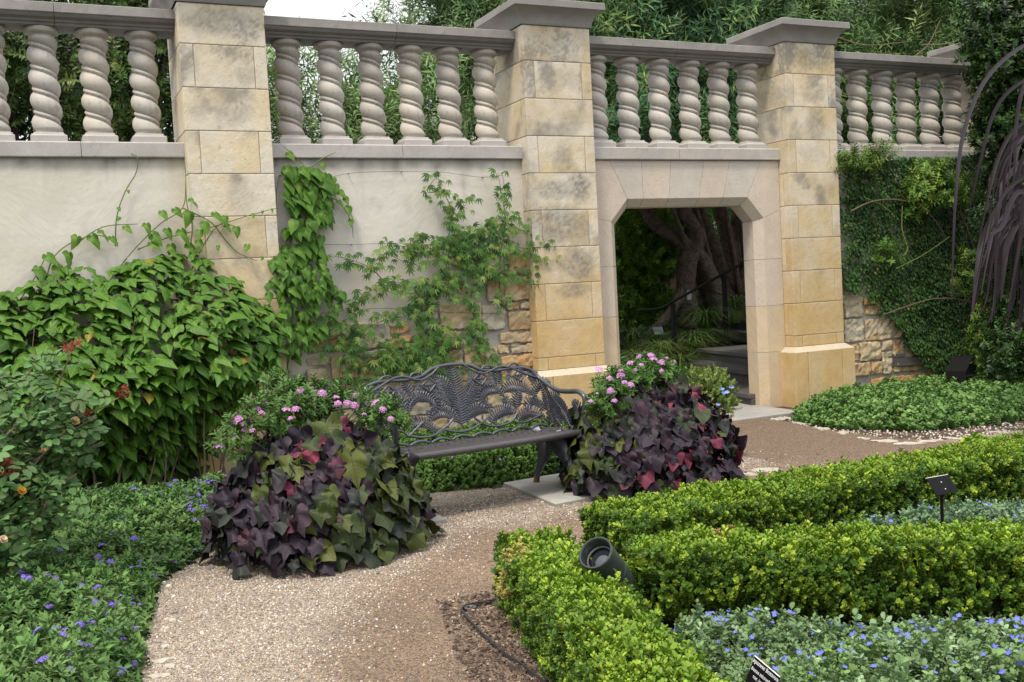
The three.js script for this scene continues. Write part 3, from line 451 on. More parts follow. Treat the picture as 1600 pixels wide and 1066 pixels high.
// ---------------------------------------------------------------- archway
{
  const t = thing('stone_archway', 'pinkish cut stone archway with clipped corners and open dark passage', 'archway', V(6.118, 0, -0.28));
  const zf = ST + 0.002, c = 0.078, zm = ST - c, zb = -0.41, L = 4.952, Rr = 7.279, cx = 6.118;
  // outline of the opening, front edge -> inner edge
  const inner = new Map(); const key = (p) => p.map((x) => x.toFixed(3)).join();
  const fr = [[5.186, 0], [5.186, 2.03], [5.385, 2.25], [6.851, 2.25], [7.05, 2.03], [7.05, 0]], inn = [[5.264, 0], [5.264, 2.0], [5.42, 2.172], [6.816, 2.172], [6.972, 2.0], [6.972, 0]];
  const toInner = (p) => { for (let i = 0; i < 6; i++) if (Math.hypot(p[0] - fr[i][0], p[1] - fr[i][1]) < 1e-3) return inn[i]; if (Math.abs(p[1] - 2.25) < 1e-3) return [clamp(p[0], inn[2][0], inn[3][0]), 2.172]; return [p[0] < cx ? 5.264 : 6.972, p[1]]; };
  const onEdge = (p) => fr.some((q) => Math.hypot(p[0] - q[0], p[1] - q[1]) < 1e-3) || (Math.abs(p[1] - 2.25) < 1e-3 && p[0] > 5.38 && p[0] < 6.86) || (p[1] < 2.031 && (Math.abs(p[0] - 5.186) < 1e-3 || Math.abs(p[0] - 7.05) < 1e-3));
  const col = (tone, s) => (x, y, z) => { const n = fbm(x * 2.2 + s, y * 1.6, z), f = fbm(x * 9, y * 7, z * 9 + s), gold = smooth(1.5, 0.1, y) * 0.6 + 0.25 * n; let k = mix3(tone, [0.56, 0.43, 0.27], clamp(gold)); k = mix3(k, [0.42, 0.4, 0.38], clamp(0.3 * smooth(0.05, 0.4, n + 0.3 * f))); return k.map((q) => q * (1 + 0.14 * f)); };
  function stone(name, poly, tone, seed) {
    const gb = new GB(), m = [poly.reduce((s, p) => s + p[0], 0) / poly.length, poly.reduce((s, p) => s + p[1], 0) / poly.length], fn = col(tone, seed), g = 0.0022;
    const sh = poly.map((p, i) => { let [x, y] = p; const e = onEdge(p); const dx = m[0] - x, dy = m[1] - y, l = Math.hypot(dx, dy); if (e) { if (Math.abs(p[1] - 2.25) < 1e-3) x += Math.sign(dx) * g; else y += Math.sign(dy) * g * 0.8; } else { x += dx / l * g * 1.3; y += dy / l * g * 1.3; } return [x, y]; });
    const put = (x, y, z) => gb.v(x, y, z, x + seed, y + z, fn(x, y, z));
    // front face, cut finely by subdividing triangles
    const N = 8, tri = THREE.ShapeUtils.triangulateShape(sh.map(([x, y]) => new THREE.Vector2(x, y)), []);
    for (const [a, b, cc] of tri) { const id = {}; for (let i = 0; i <= N; i++) for (let j = 0; j <= N - i; j++) { const k = N - i - j; id[i + ',' + j] = put((sh[a][0] * i + sh[b][0] * j + sh[cc][0] * k) / N, (sh[a][1] * i + sh[b][1] * j + sh[cc][1] * k) / N, zf); } for (let i = 0; i < N; i++) for (let j = 0; j < N - i; j++) { gb.tri(id[i + ',' + j], id[(i + 1) + ',' + j], id[i + ',' + (j + 1)]); if (j < N - i - 1) gb.tri(id[(i + 1) + ',' + j], id[(i + 1) + ',' + (j + 1)], id[i + ',' + (j + 1)]); } }
    for (let i = 0; i < sh.length; i++) { const p = sh[i], q = sh[(i + 1) % sh.length], op = poly[i], oq = poly[(i + 1) % sh.length];
      if (onEdge(op) && onEdge(oq)) { const a = toInner(op), b = toInner(oq); const pi = [a[0] + (p[0] - op[0]), a[1] + (p[1] - op[1])], qi = [b[0] + (q[0] - oq[0]), b[1] + (q[1] - oq[1])]; const S = 6; for (let s = 0; s < S; s++) { const A = s / S, B = (s + 1) / S, l = (u, v, k) => [mix(u[0], v[0], k), mix(u[1], v[1], k)]; const f0 = l(p, q, A), f1 = l(p, q, B), i0 = l(pi, qi, A), i1 = l(pi, qi, B); gb.quad(put(...f0, zf), put(...i0, zm), put(...i1, zm), put(...f1, zf)); gb.quad(put(...i0, zm), put(...i0, zb), put(...i1, zb), put(...i1, zm)); } }
      else gb.quad(put(...p, zf), put(...p, zb), put(...q, zb), put(...q, zf)); }
    const gg = toCreasedNormals(gb.geo().toNonIndexed(), 0.3); mesh(name, gg, M.ashlar, t);
  }
  const P1 = [0.56, 0.485, 0.40], P2 = [0.54, 0.50, 0.44], P3 = [0.57, 0.50, 0.415];
  const top = [5.198, 5.565, 5.914, 6.321, 6.643, 7.049], bot = [5.385, 5.569, 5.872, 6.239, 6.543, 6.851], TY = 2.629;
  stone('springer', [[L, TY], [L, 2.075], [5.186, 2.03], [5.385, 2.25], [top[0], TY]], P1, 3);
  for (let k = 0; k < 5; k++) stone('voussoir', [[top[k], TY], [bot[k], 2.25], [bot[k + 1], 2.25], [top[k + 1], TY]], [P2, P3, P2, P3, P2][k], 11 + k * 3);
  stone('springer', [[top[5], TY], [6.851, 2.25], [7.05, 2.03], [Rr, 2.11], [Rr, TY]], P3, 29);
  const ys = [2.03, 1.592, 1.095, 0.6, 0.002];
  for (let k = 0; k < 4; k++) { stone('jamb_stone', [[L, k ? ys[k] : 2.075], [L, ys[k + 1]], [5.186, ys[k + 1]], [5.186, ys[k]]], k < 2 ? P1 : [0.57, 0.47, 0.34], 41 + k); stone('jamb_stone', [[Rr, k ? ys[k] : 2.11], [7.05, ys[k]], [7.05, ys[k + 1]], [Rr, ys[k + 1]]], k < 2 ? P3 : [0.58, 0.48, 0.34], 51 + k); }
  for (const pl of [[[L, 2.62], [L, 0], [5.18, 0], [5.18, 2.03], [5.39, 2.256], [6.846, 2.256], [7.056, 2.03], [7.056, 0], [Rr, 0], [Rr, 2.62]]]) { const s = new THREE.Shape(pl.map(([x, y]) => new THREE.Vector2(x, y))); mesh('mortar_bed', new THREE.ExtrudeGeometry(s, { depth: 0.2, bevelEnabled: false }).translate(0, 0, ST - 0.204), M.mortarPale, t); }
}
// ---------------------------------------------------------------- passage floor, steps, bank behind
const slabC = (k0) => (x, y, z) => { const n = fbm(x * 3, y * 3, z * 3), f = fbm(x * 14, 2, z * 14), k = k0 * (1 + 0.3 * n + 0.2 * f); return [k, k * 0.97, k * 0.91]; };
{
  const gb = block(5.0, 6.98, -0.1, 0.03, -0.62, 0.44, 0.006, 0.05, slabC(0.33)); const t = thing('threshold_slab', 'pale flat stone threshold slab under the archway opening', 'paving slab', V(6, 0, -0.1)); mesh('slab', gb, M.slab, t);
  const s2 = thing('passage_paving', 'grey stone paving of the passage floor behind the archway', 'paving', V(6.5, 0, -2)); for (let i = 0; i < 3; i++) for (let j = 0; j < 2; j++) mesh('paving_slab', block(5.0 + j * 1.3, 6.29 + j * 1.3, -0.1, 0.026, -1.52 - i * 0.9, -0.635 - i * 0.9, 0.005, 0.1, slabC(0.2)), M.slab, s2);
}
{
  const t = thing('stone_steps', 'dark stone steps rising to the right behind the archway', 'steps', V(7.6, 0, -1.9)), rot = 0.17;
  [[7.12, 0.15], [7.62, 0.30], [7.98, 0.45], [9.15, 0.6], [9.5, 0.75], [9.86, 0.9]].forEach(([x, y], k) => {
    const len = k > 2 ? 5.4 : 2.9, next = [7.62, 7.98, 9.15, 9.5, 9.86, 12][k];
    const T = block(0, next - x + 0.06, y - 0.05, y, -len / 2, len / 2, 0.008, 0.08, slabC(0.085)), B = block(0.03, next - x + 0.3, y - 0.15, y - 0.053, -len / 2 + 0.03, len / 2, 0.005, 0.12, slabC(0.075));
    for (const [n, g] of [['tread', T], ['riser', B]]) { g.rotateY(-rot + 0.34 * 0).translate(x + 0.02, 0, k > 2 ? -3.0 : -1.75); mesh(n, g, M.slab, t); }
  });
  const b = thing('handrail', 'thin black iron handrail beside the steps behind the archway', 'handrail', V(7.9, 0, -2.95));
  const Z = -3.2, P = (u, v) => onZ(u, v, Z); mesh('rail', pipe([P(998, 485), P(1014, 484.5), P(1031, 482), P(1052, 471), P(1085, 453), P(1132, 427), P(1175, 404)], 0.021, 8), M.black, b);
  for (const [u0, v0, u1, v1] of [[1051, 474, 1055, 562], [1131, 431, 1135, 522]]) { const a = P(u0, v0), c = P(u1, v1); mesh('post', new THREE.BoxGeometry(0.05, a.y - c.y + 0.3, 0.05).translate((a.x + c.x) / 2, (a.y + c.y - 0.3) / 2, Z), M.black, b); }
  // bank that rises behind the passage
  const gb = new GB(), id = []; for (let i = 0; i <= 40; i++) { const row = []; for (let j = 0; j <= 30; j++) { const x = mix(4.6, 18, i / 40), z = mix(-3.3, -14, j / 30), y = -0.05 + 0.62 * smooth(-3.25, -4.6, z) + 0.12 * Math.max(0, -4 - z) + 0.05 * fbm(x * 2, z * 2) + 0.6 * smooth(9.3, 11, x) * smooth(-3, -4, z); row.push(gb.v(x, y, z, x, z)); } id.push(row); } for (let i = 0; i < 40; i++) for (let j = 0; j < 30; j++) gb.quad(id[i][j], id[i + 1][j], id[i + 1][j + 1], id[i][j + 1]);
  mesh('garden_bank', gb.geo(), M.mulch, scene, 'structure');
}
{ // flat slabs under the bench feet
  const R = rng(5);
  for (const [pts, lab] of [[[[2.99, 1.84], [3.6, 1.78], [3.62, 2.62], [2.955, 2.72]], 'grey flagstone under the right legs of the iron bench'], [[[1.6, 1.92], [2.18, 1.84], [2.225, 2.66], [1.68, 2.76]], 'grey flagstone under the left bench end, beside the purple plant']]) {
    const c = pts.reduce((s, p) => [s[0] + p[0] / 4, s[1] + p[1] / 4], [0, 0]), t = thing('flagstone', lab, 'paving slab', V(c[0], 0, c[1])), N = 16, gb = new GB(), id = [];
    for (let i = 0; i <= N; i++) { const row = []; for (let j = 0; j <= N; j++) { const a = i / N, b = j / N, x = mix(mix(pts[0][0], pts[1][0], a), mix(pts[3][0], pts[2][0], a), b), z = mix(mix(pts[0][1], pts[1][1], a), mix(pts[3][1], pts[2][1], a), b), e = (i === 0 || j === 0 || i === N || j === N) ? 0.006 : 0, k = 0.36 * (1 + 0.4 * fbm(x * 3, z * 3, 4) + 0.2 * fbm(x * 15, z * 15)); row.push(gb.v(x, 0.042 - e + 0.002 * noise(x * 6, z * 6), z, x, z, [k * 0.98, k * 0.96, k * 0.88])); } id.push(row); }
    for (let i = 0; i < N; i++) for (let j = 0; j < N; j++) gb.quad(id[i][j], id[i][j + 1], id[i + 1][j + 1], id[i + 1][j]);
    const rim = []; for (let i = 0; i < N; i++) rim.push([i, 0]); for (let i = 0; i < N; i++) rim.push([N, i]); for (let i = N; i > 0; i--) rim.push([i, N]); for (let i = N; i > 0; i--) rim.push([0, i]);
    const low = rim.map(([i, j]) => { const k = id[i][j] * 3; return gb.v(gb.p[k] * 1, 0, gb.p[k + 2], gb.p[k], 0.1, [0.24, 0.23, 0.2]); }); for (let k = 0; k < rim.length; k++) { const n = (k + 1) % rim.length; gb.quad(id[rim[k][0]][rim[k][1]], id[rim[n][0]][rim[n][1]], low[n], low[k]); }
    mesh('slab', toCreasedNormals(gb.geo().toNonIndexed(), 0.5), M.slab, t);
  }
}
{ // rough white stones that edge the beds
  const R = rng(19); M.edge = std([1, 1, 1], 0.9, { vertexColors: true, map: rubbleTex, bumpMap: rubbleBump, bumpScale: 0.01 });
  const put = (u, v, L, W, label, group) => { const p = onY(u, v, 0.01), t = new THREE.IcosahedronGeometry(1, 3), q = t.attributes.position, s = R() * 50, a = R() * 6; for (let i = 0; i < q.count; i++) { const x = q.getX(i), y = q.getY(i), z = q.getZ(i), n = 1 + 0.9 * fbm(x * 1.5 + s, y * 1.5, z * 1.5) + 0.3 * fbm(x * 5, y * 5, z * 5 + s); q.setXYZ(i, x * n * L, Math.min(y * n, 0.5 + 0.4 * noise(x * 2, z * 2, s)) * 0.022, z * n * W); } const g = toCreasedNormals(t, 0.45); g.rotateY(a); tint(g, (x, y, z) => { const k = 1 + 0.5 * fbm(x * 30, y * 60, z * 30 + s); return mix3([0.44 * k, 0.41 * k, 0.34 * k], [0.3, 0.24, 0.17], clamp(smooth(0.008, -0.002, y) * 0.8 + 0.4 * fbm(x * 12, z * 12, s))); }); const m = mesh('edging_stone', boxUV(g), M.edge, scene); m.position.set(p.x, 0.008, p.z); tag(m, label, 'edging stone', group); };
  for (const [u, v, L, W] of [[267, 970, 0.045, 0.018], [258, 985, 0.03, 0.02], [259, 1012, 0.025, 0.018], [254, 1034, 0.042, 0.022], [264, 1044, 0.03, 0.024], [250, 1058, 0.045, 0.02], [292, 872, 0.06, 0.03], [322, 872, 0.05, 0.025]]) put(u, v, L, W, 'small rough white edging stone along the left gravel edge', 'white stones along the left gravel edge');
  for (const [u, v, L, W] of [[1222, 655, 0.13, 0.08], [1252, 662, 0.13, 0.07], [1285, 671, 0.11, 0.06], [1318, 677, 0.1, 0.05], [1350, 686, 0.06, 0.04], [1385, 690, 0.1, 0.06], [1420, 694, 0.12, 0.05], [1455, 690, 0.12, 0.05], [1490, 686, 0.1, 0.04], [1525, 681, 0.08, 0.04], [1560, 676, 0.07, 0.04]]) put(u, v, L, W, 'flat white limestone edging stone along the right planting bed', 'white stones along the right planting bed');
  for (const [u, v, L, W] of [[1198, 735, 0.12, 0.07], [1170, 742, 0.07, 0.05], [1215, 745, 0.06, 0.04]]) put(u, v, L, W, 'white limestone edging stone at the foot of the right purple plant', 'white stones at the foot of the right purple plant');
}
{ // fallen leaves and scraps on the path
  const R = rng(303), gb = new GB(); ovalLeaf(gb, V(0, 0, 0), V(0, 1, 0), V(0, 0, 1), 1, 0.6, [1, 1, 1], 0.12); const ms = [], cs = [], cols = [[0.3, 0.2, 0.08], [0.2, 0.11, 0.05], [0.35, 0.28, 0.1], [0.12, 0.18, 0.04], [0.1, 0.06, 0.04]];
  for (let i = 0; i < 420; i++) { const x = R() * 8, z = 0.5 + R() * 6; if (!inPoly(PATH, x, z)) continue; ms.push(pose(V(x, pathY(x, z) + 0.006, z), V(R() - 0.5, 0.05, R() - 0.5).normalize(), UP.clone().add(rv(R, 0.4)), 0.012 + 0.026 * R() * R())); cs.push(cols[Math.floor(R() * 5)]); }
  tag(copies('fallen_leaves', gb.geo(), leafMat([1, 1, 1], 0.8, 0.1, { vertexColors: true }), ms, cs, scene), 'small dry fallen leaves scattered on the garden path', 'leaf litter');
}
// ---------------------------------------------------------------- cast iron bench
{
  const A = 0.122, ex = V(Math.cos(A), 0, -Math.sin(A)), nz = V(Math.sin(A), 0, Math.cos(A)), R0 = V(3.21, 0, 2.0), MID = -0.62;
  const t = thing('garden_bench', 'dark cast iron garden bench with fern leaf backrest before the stone wall', 'bench', R0.clone().addScaledVector(ex, MID).addScaledVector(nz, 0.25));
  const W = (s, y, d) => R0.clone().addScaledVector(ex, s).addScaledVector(nz, d).setY(y);
  const lean = 12 * Math.PI / 180, up = V(0, Math.cos(lean), 0).addScaledVector(nz, -Math.sin(lean)), bn = ex.clone().cross(up), O = R0.clone().setY(0.34);
  const B = (s, h, o = 0) => O.clone().addScaledVector(ex, s).addScaledVector(up, h - 0.34).addScaledVector(bn, o);   // a point of the backrest
  const bp = (X, Y, o = 0) => { const q = ray(560 + X / 4, 560 + Y / 4), k = O.clone().sub(EYE).dot(bn) / q.dot(bn), p = EYE.clone().addScaledVector(q, k).sub(O); return B(p.dot(ex), p.dot(up) + 0.34, o); };
  const mir = (p) => { const r = p.clone().sub(O), s = r.dot(ex), h = r.dot(up) + 0.34, o = r.dot(bn); return B(2 * MID - s, h, o); };
  const tube = (name, pts, r, seg = 7) => mesh(name, pipe(pts, r, seg), M.iron, t);
  // a fern frond in the plane of the backrest: rib and two rows of pinnae
  function frond(pts, w0, o = {}) {
    const w = w0 * 1.5;
    const c = new THREE.CatmullRomCurve3(pts), L = c.getLength(), n = Math.max(7, Math.round(L / 0.018)), parts = [limb(pts, [0.0075, 0.0035], 5)], gb = new GB();
    for (let i = 1; i < n; i++) { const q = i / n, T = c.getTangentAt(q), X = T.clone().cross(bn).normalize(), p = c.getPointAt(q), wid = w * Math.pow(Math.sin(Math.PI * clamp(0.1 + 0.9 * q)), 0.55) * (o.taper ? 1 - 0.4 * q : 1);
      for (const s of [-1, 1]) { if (o.one && s !== o.one) continue; const d = X.clone().multiplyScalar(s).addScaledVector(T, 0.45).normalize(), e = d.clone().cross(bn).normalize(), hw = 0.0068; 
        const pt = (a, b, z) => p.clone().addScaledVector(d, a * wid).addScaledVector(e, b * hw).addScaledVector(bn, z);
        const sec = [[0, 0.75, 0.003], [0.35, 1.1, 0.007], [0.75, 1, 0.006], [1, 0.15, 0.001]].map(([a, b, z]) => [pt(a, -b, z * 0.2), pt(a, 0, z + 0.003), pt(a, b, z * 0.2), pt(a, 0, -0.006)].map((v) => gb.v(v.x, v.y, v.z, v.x * 3, v.y * 3)));
        for (let k = 0; k < 3; k++) for (let m = 0; m < 4; m++) gb.quad(sec[k][m], sec[k][(m + 1) % 4], sec[k + 1][(m + 1) % 4], sec[k + 1][m]); } }
    mesh('fern_frond', merge([...parts, gb.geo()]), M.iron, t);
  }
  const pp = (l, o = 0) => l.map(([x, y]) => bp(x, y, o));
  frond(pp([[645, 425], [628, 300], [605, 170], [572, 45]], 0.006), 0.055, {});
  frond(pp([[632, 330], [590, 230], [540, 160], [470, 118]], 0.004), 0.04); frond(pp([[636, 330], [670, 240], [710, 170], [755, 100]], 0.004), 0.04);
  frond(pp([[640, 380], [600, 300], [530, 235], [450, 215]], 0.002), 0.036); frond(pp([[650, 380], [690, 280], [760, 200], [850, 170]], 0.002), 0.036);
  frond(pp([[310, 345], [322, 285], [360, 245], [420, 240], [470, 265], [483, 305], [455, 340], [415, 330]], 0.008), 0.032); // scrolls
  frond(pp([[905, 240], [868, 195], [815, 190], [772, 218], [762, 260], [785, 295], [835, 292]], 0.008), 0.032);
  frond(pp([[490, 465], [455, 425], [400, 398], [345, 402], [295, 440]], 0.004), 0.034); frond(pp([[625, 400], [585, 355], [530, 335], [480, 348], [435, 395]], 0.006), 0.034);
  frond(pp([[655, 405], [690, 350], [740, 318], [790, 312], [835, 335]], 0.004), 0.036); frond(pp([[822, 415], [845, 365], [895, 330], [945, 322], [985, 335]], 0.007), 0.036);
  frond(pp([[990, 400], [1015, 360], [1065, 335], [1120, 345], [1165, 375]], 0.005), 0.036); frond(pp([[985, 320], [985, 265], [1000, 205]], 0.008), 0.036, {});
  frond(pp([[1092, 235], [1050, 190], [990, 168], [930, 178], [890, 215]], 0.003), 0.036); frond(pp([[1088, 250], [1105, 190], [1150, 145], [1200, 158]], 0.005), 0.032);
  frond(pp([[1130, 330], [1165, 280], [1210, 235], [1262, 200]], 0.004), 0.036); frond(pp([[1150, 300], [1110, 270], [1085, 250]], 0.001), 0.03);
  frond(pp([[300, 430], [262, 370], [215, 330], [160, 345]], 0.003), 0.036); frond(pp([[300, 330], [260, 270], [200, 250], [140, 300]], 0.006), 0.036);
  frond(pp([[320, 330], [300, 270], [260, 225], [190, 205]], 0.001), 0.034); frond(pp([[120, 250], [90, 215], [50, 205]], 0.004), 0.03); frond(pp([[340, 240], [310, 190], [275, 150]], 0.003), 0.03);
  frond(pp([[185, 420], [130, 390], [80, 350], [60, 300]], 0.003), 0.036); frond(pp([[560, 350], [520, 300], [500, 250], [505, 200]], 0.001), 0.034); frond(pp([[700, 330], [730, 290], [760, 270], [800, 262]], 0.0), 0.03);
  frond(pp([[930, 330], [930, 280], [910, 240]], 0.002), 0.032); frond(pp([[1060, 335], [1060, 290], [1090, 250]], 0.002), 0.032); frond(pp([[240, 440], [210, 390], [170, 370]], 0.004), 0.032); frond(pp([[690, 250], [715, 215], [735, 190]], 0.001), 0.026); frond(pp([[1190, 395], [1200, 350], [1240, 310], [1270, 290]], 0.004), 0.034); frond(pp([[520, 200], [500, 170], [470, 160]], 0.001), 0.028);
  frond(pp([[865, 175], [868, 120], [878, 75]], 0.004), 0.03); frond(pp([[1080, 165], [1095, 115], [1105, 75]], 0.003), 0.028); frond(pp([[445, 300], [480, 250], [440, 205], [370, 205]], 0.0), 0.03);
  for (const [x, y, r] of [[435, 168, 44], [757, 128, 42], [1000, 105, 40], [182, 212, 42]]) { // square rosettes
    const sq = [[0, -1], [1, -0.15], [0.15, 1], [-1, 0.15]].map(([a, b]) => bp(x + a * r, y + b * r, 0.014)), ctr = bp(x, y, 0.014), g = [];
    for (let k = 0; k < 4; k++) g.push(pipe([sq[k], sq[(k + 1) % 4]], 0.0075, 5)); g.push(new THREE.SphereGeometry(0.013, 8, 6).scale(1, 1, 0.6).translate(ctr.x, ctr.y, ctr.z)); for (let k = 0; k < 4; k++) g.push(pipe([ctr, sq[k].clone().lerp(ctr, 0.35)], 0.006, 5));
    mesh('rosette', merge(g), M.iron, t);
    for (const s of [-1, 1]) { const gb = new GB(); for (let k = 0; k < 3; k++) { const a = k * 0.7 - 0.7, c = bp(x + s * (r + 18 + k * 4), y - 22 + k * 20, 0.012), d = ex.clone().multiplyScalar(s).addScaledVector(up, -a * 0.6).normalize(); leaflet(gb, c.clone().addScaledVector(d, -0.02), d, bn, 0.05, 0.035, [1, 1, 1], -0.12); leaflet(gb, c.clone().addScaledVector(d, -0.02).addScaledVector(bn, -0.004), d, bn, 0.05, 0.035, [1, 1, 1], -0.12); } mesh('leaf_ornament', gb.geo(), M.iron2, t); }
  }
  // rails of the backrest
  const topL = [[-1.3, 0.80], [-1.27, 0.845], [-1.2, 0.872], [-1.1, 0.876], [-0.98, 0.872], [-0.86, 0.885], [-0.76, 0.93], [-0.62, 0.945]];
  const topR = topL.map(([s, h]) => [2 * MID - s, h]).reverse().slice(1);
  tube('top_rail', [...topL, ...topR].map(([s, h]) => B(s, h, 0.01)), 0.0125, 8);
  const wav = [[-1.3, 0.79], [-1.2, 0.83], [-1.08, 0.885], [-1.0, 0.895], [-0.92, 0.87], [-0.86, 0.86], [-0.78, 0.89], [-0.72, 0.935]];
  for (const f of [0, 1]) { tube('vine_rail', wav.map(([s, h]) => B(f ? 2 * MID - s : s, h, 0.018)), 0.008, 6); for (const [s, h] of [[-1.12, 0.885], [-0.9, 0.888]]) { const q = f ? 2 * MID - s : s; tube('leaf_ornament', [B(q - 0.05, h - 0.012, 0.012), B(q - 0.025, h + 0.018, 0.02), B(q + 0.025, h + 0.02, 0.02), B(q + 0.05, h - 0.005, 0.012)], 0.0075, 5); } }
  for (const l of [[[310, 492], [360, 440], [405, 395]], [[320, 488], [390, 496], [460, 486], [540, 445]], [[485, 470], [560, 415], [590, 375]], [[520, 442], [600, 460], [680, 452], [750, 415], [810, 365]], [[720, 372], [765, 405], [825, 425], [900, 418], [960, 390], [990, 340]], [[985, 402], [1040, 400], [1090, 378], [1150, 350]], [[1160, 375], [1195, 410]], [[200, 480], [260, 455], [310, 492]], [[60, 440], [130, 470], [200, 480]]]) tube('lower_scroll', pp(l, 0.012), 0.0085, 6);
  // arms: from the top corners forward and down to the seat
  for (const s of [0.075, 2 * MID - 0.075]) {
    const k = s > -0.6 ? 1 : -1, a = [B(s - k * 0.13, 0.868, 0), B(s - k * 0.05, 0.845, 0.005), B(s, 0.79, 0.02), W(s + k * 0.01, 0.725, 0.06), W(s + k * 0.012, 0.70, 0.16), W(s + k * 0.015, 0.70, 0.28), W(s + k * 0.015, 0.705, 0.40), W(s + k * 0.015, 0.67, 0.465), W(s + k * 0.012, 0.57, 0.45), W(s + k * 0.01, 0.46, 0.40)];
    mesh('arm', limb(a, [0.013, 0.016, 0.017, 0.018, 0.016], 8), M.iron, t);
    const side = (pts) => pts.map(([h, d]) => W(s, h, d)), keep = bn.clone(); bn.copy(ex);
    frond(side([[0.45, 0.1], [0.55, 0.06], [0.65, 0.02], [0.74, -0.04]]), 0.045); frond(side([[0.46, 0.3], [0.54, 0.24], [0.62, 0.14], [0.65, 0.08]]), 0.05); frond(side([[0.46, 0.36], [0.53, 0.42], [0.6, 0.4], [0.63, 0.33]]), 0.04); frond(side([[0.45, 0.2], [0.5, 0.14], [0.56, 0.12], [0.6, 0.06]]), 0.045); bn.copy(keep);
  }
  // seat: a plate pierced with leaf shaped openings behind, a rolled front edge
  const sx0 = 2 * MID - 0.09, sx1 = 0.09, sh = new THREE.Shape(); sh.moveTo(sx0, 0); sh.lineTo(sx1, 0); sh.lineTo(sx1, 0.5); sh.quadraticCurveTo(MID, 0.53, sx0, 0.5); sh.closePath();
  const RR = rng(3); for (let i = 0; i < 26; i++) for (let j = 0; j < 4; j++) { const x = sx0 + 0.05 + i * 0.049 + (j % 2) * 0.022, d = 0.035 + j * 0.05, a = (RR() - 0.5) * 1.6 + (i % 2 ? 0.7 : -0.7), h = new THREE.Path(), L = 0.02, w = 0.009, P = (u, v) => [x + u * Math.cos(a) - v * Math.sin(a), d + u * Math.sin(a) + v * Math.cos(a)]; h.moveTo(...P(-L, 0)); h.quadraticCurveTo(...P(0, w * 2), ...P(L, 0)); h.quadraticCurveTo(...P(0, -w * 2), ...P(-L, 0)); sh.holes.push(h); }
  const g = new THREE.ExtrudeGeometry(sh, { depth: 0.014, bevelEnabled: false, curveSegments: 3 }), q = g.attributes.position; for (let i = 0; i < q.count; i++) { const x = q.getX(i), d = q.getY(i), z = q.getZ(i), w = W(x, 0.425 - z + 0.03 * smooth(0.12, 0.5, d) + 0.003 * noise(x * 30, d * 30), d - 0.02); q.setXYZ(i, w.x, w.y, w.z); }
  g.computeVertexNormals(); mesh('seat', boxUV(g, 6), M.seat, t);
  const fe = []; for (let k = 0; k <= 12; k++) { const s = mix(sx0, sx1, k / 12); fe.push(W(s, 0.438, 0.475 + 0.03 * (1 - ((s - MID) / 0.68) ** 2))); } mesh('seat_edge', limb(fe, [0.022, 0.022], 10), M.seat, t);
  tube('seat_frame', [W(sx0, 0.412, 0), W(sx1, 0.412, 0)], 0.012); for (let k = 0; k < 9; k++) { const s = mix(sx0 + 0.07, sx1 - 0.07, k / 8); tube('scallop', [W(s - 0.075, 0.428, -0.01), W(s - 0.04, 0.443, -0.008), W(s, 0.45, -0.008), W(s + 0.04, 0.443, -0.008), W(s + 0.075, 0.428, -0.01)], 0.010, 6); }
  // legs: curved, with a leaf plate under the seat and rusty feet
  for (const s of [-0.035, 2 * MID + 0.035]) for (const f of [1, 0]) {
    const l = f ? [W(s, 0.43, 0.30), W(s, 0.34, 0.37), W(s, 0.24, 0.42), W(s, 0.12, 0.465), W(s, 0.09, 0.475)] : [W(s, 0.42, 0.02), W(s, 0.33, 0.10), W(s, 0.22, 0.09), W(s, 0.12, 0.03), W(s, 0.09, 0.015)];
    const leg = mesh('leg', limb(l, f ? [0.045, 0.036, 0.03, 0.024, 0.021] : [0.05, 0.05, 0.034, 0.024, 0.02], 8, 0.12, 4), M.iron, t);
    const ft = mesh('rusty_foot', limb(f ? [W(s, 0.13, 0.46), W(s, 0.09, 0.475), W(s, 0.055, 0.49), W(s, 0.042, 0.50)] : [W(s, 0.12, 0.03), W(s, 0.08, 0.01), W(s, 0.042, 0)], f ? [0.024, 0.022, 0.019, 0.026] : [0.023, 0.021, 0.024], 8, 0.1, 4), M.rust, leg, null, 'rusty orange foot'); ft.position.copy(rootPos(leg)).negate();
  }
  for (const s of [-0.035, 2 * MID + 0.035]) { const keep = bn.clone(); bn.copy(ex); const sd = (l) => l.map(([h, d]) => W(s, h, d)); frond(sd([[0.22, 0.39], [0.3, 0.33], [0.37, 0.22], [0.39, 0.1]]), 0.05); frond(sd([[0.2, 0.1], [0.28, 0.15], [0.36, 0.2], [0.4, 0.3]]), 0.055); frond(sd([[0.4, 0.34], [0.32, 0.29], [0.26, 0.27]]), 0.045); bn.copy(keep); }
}
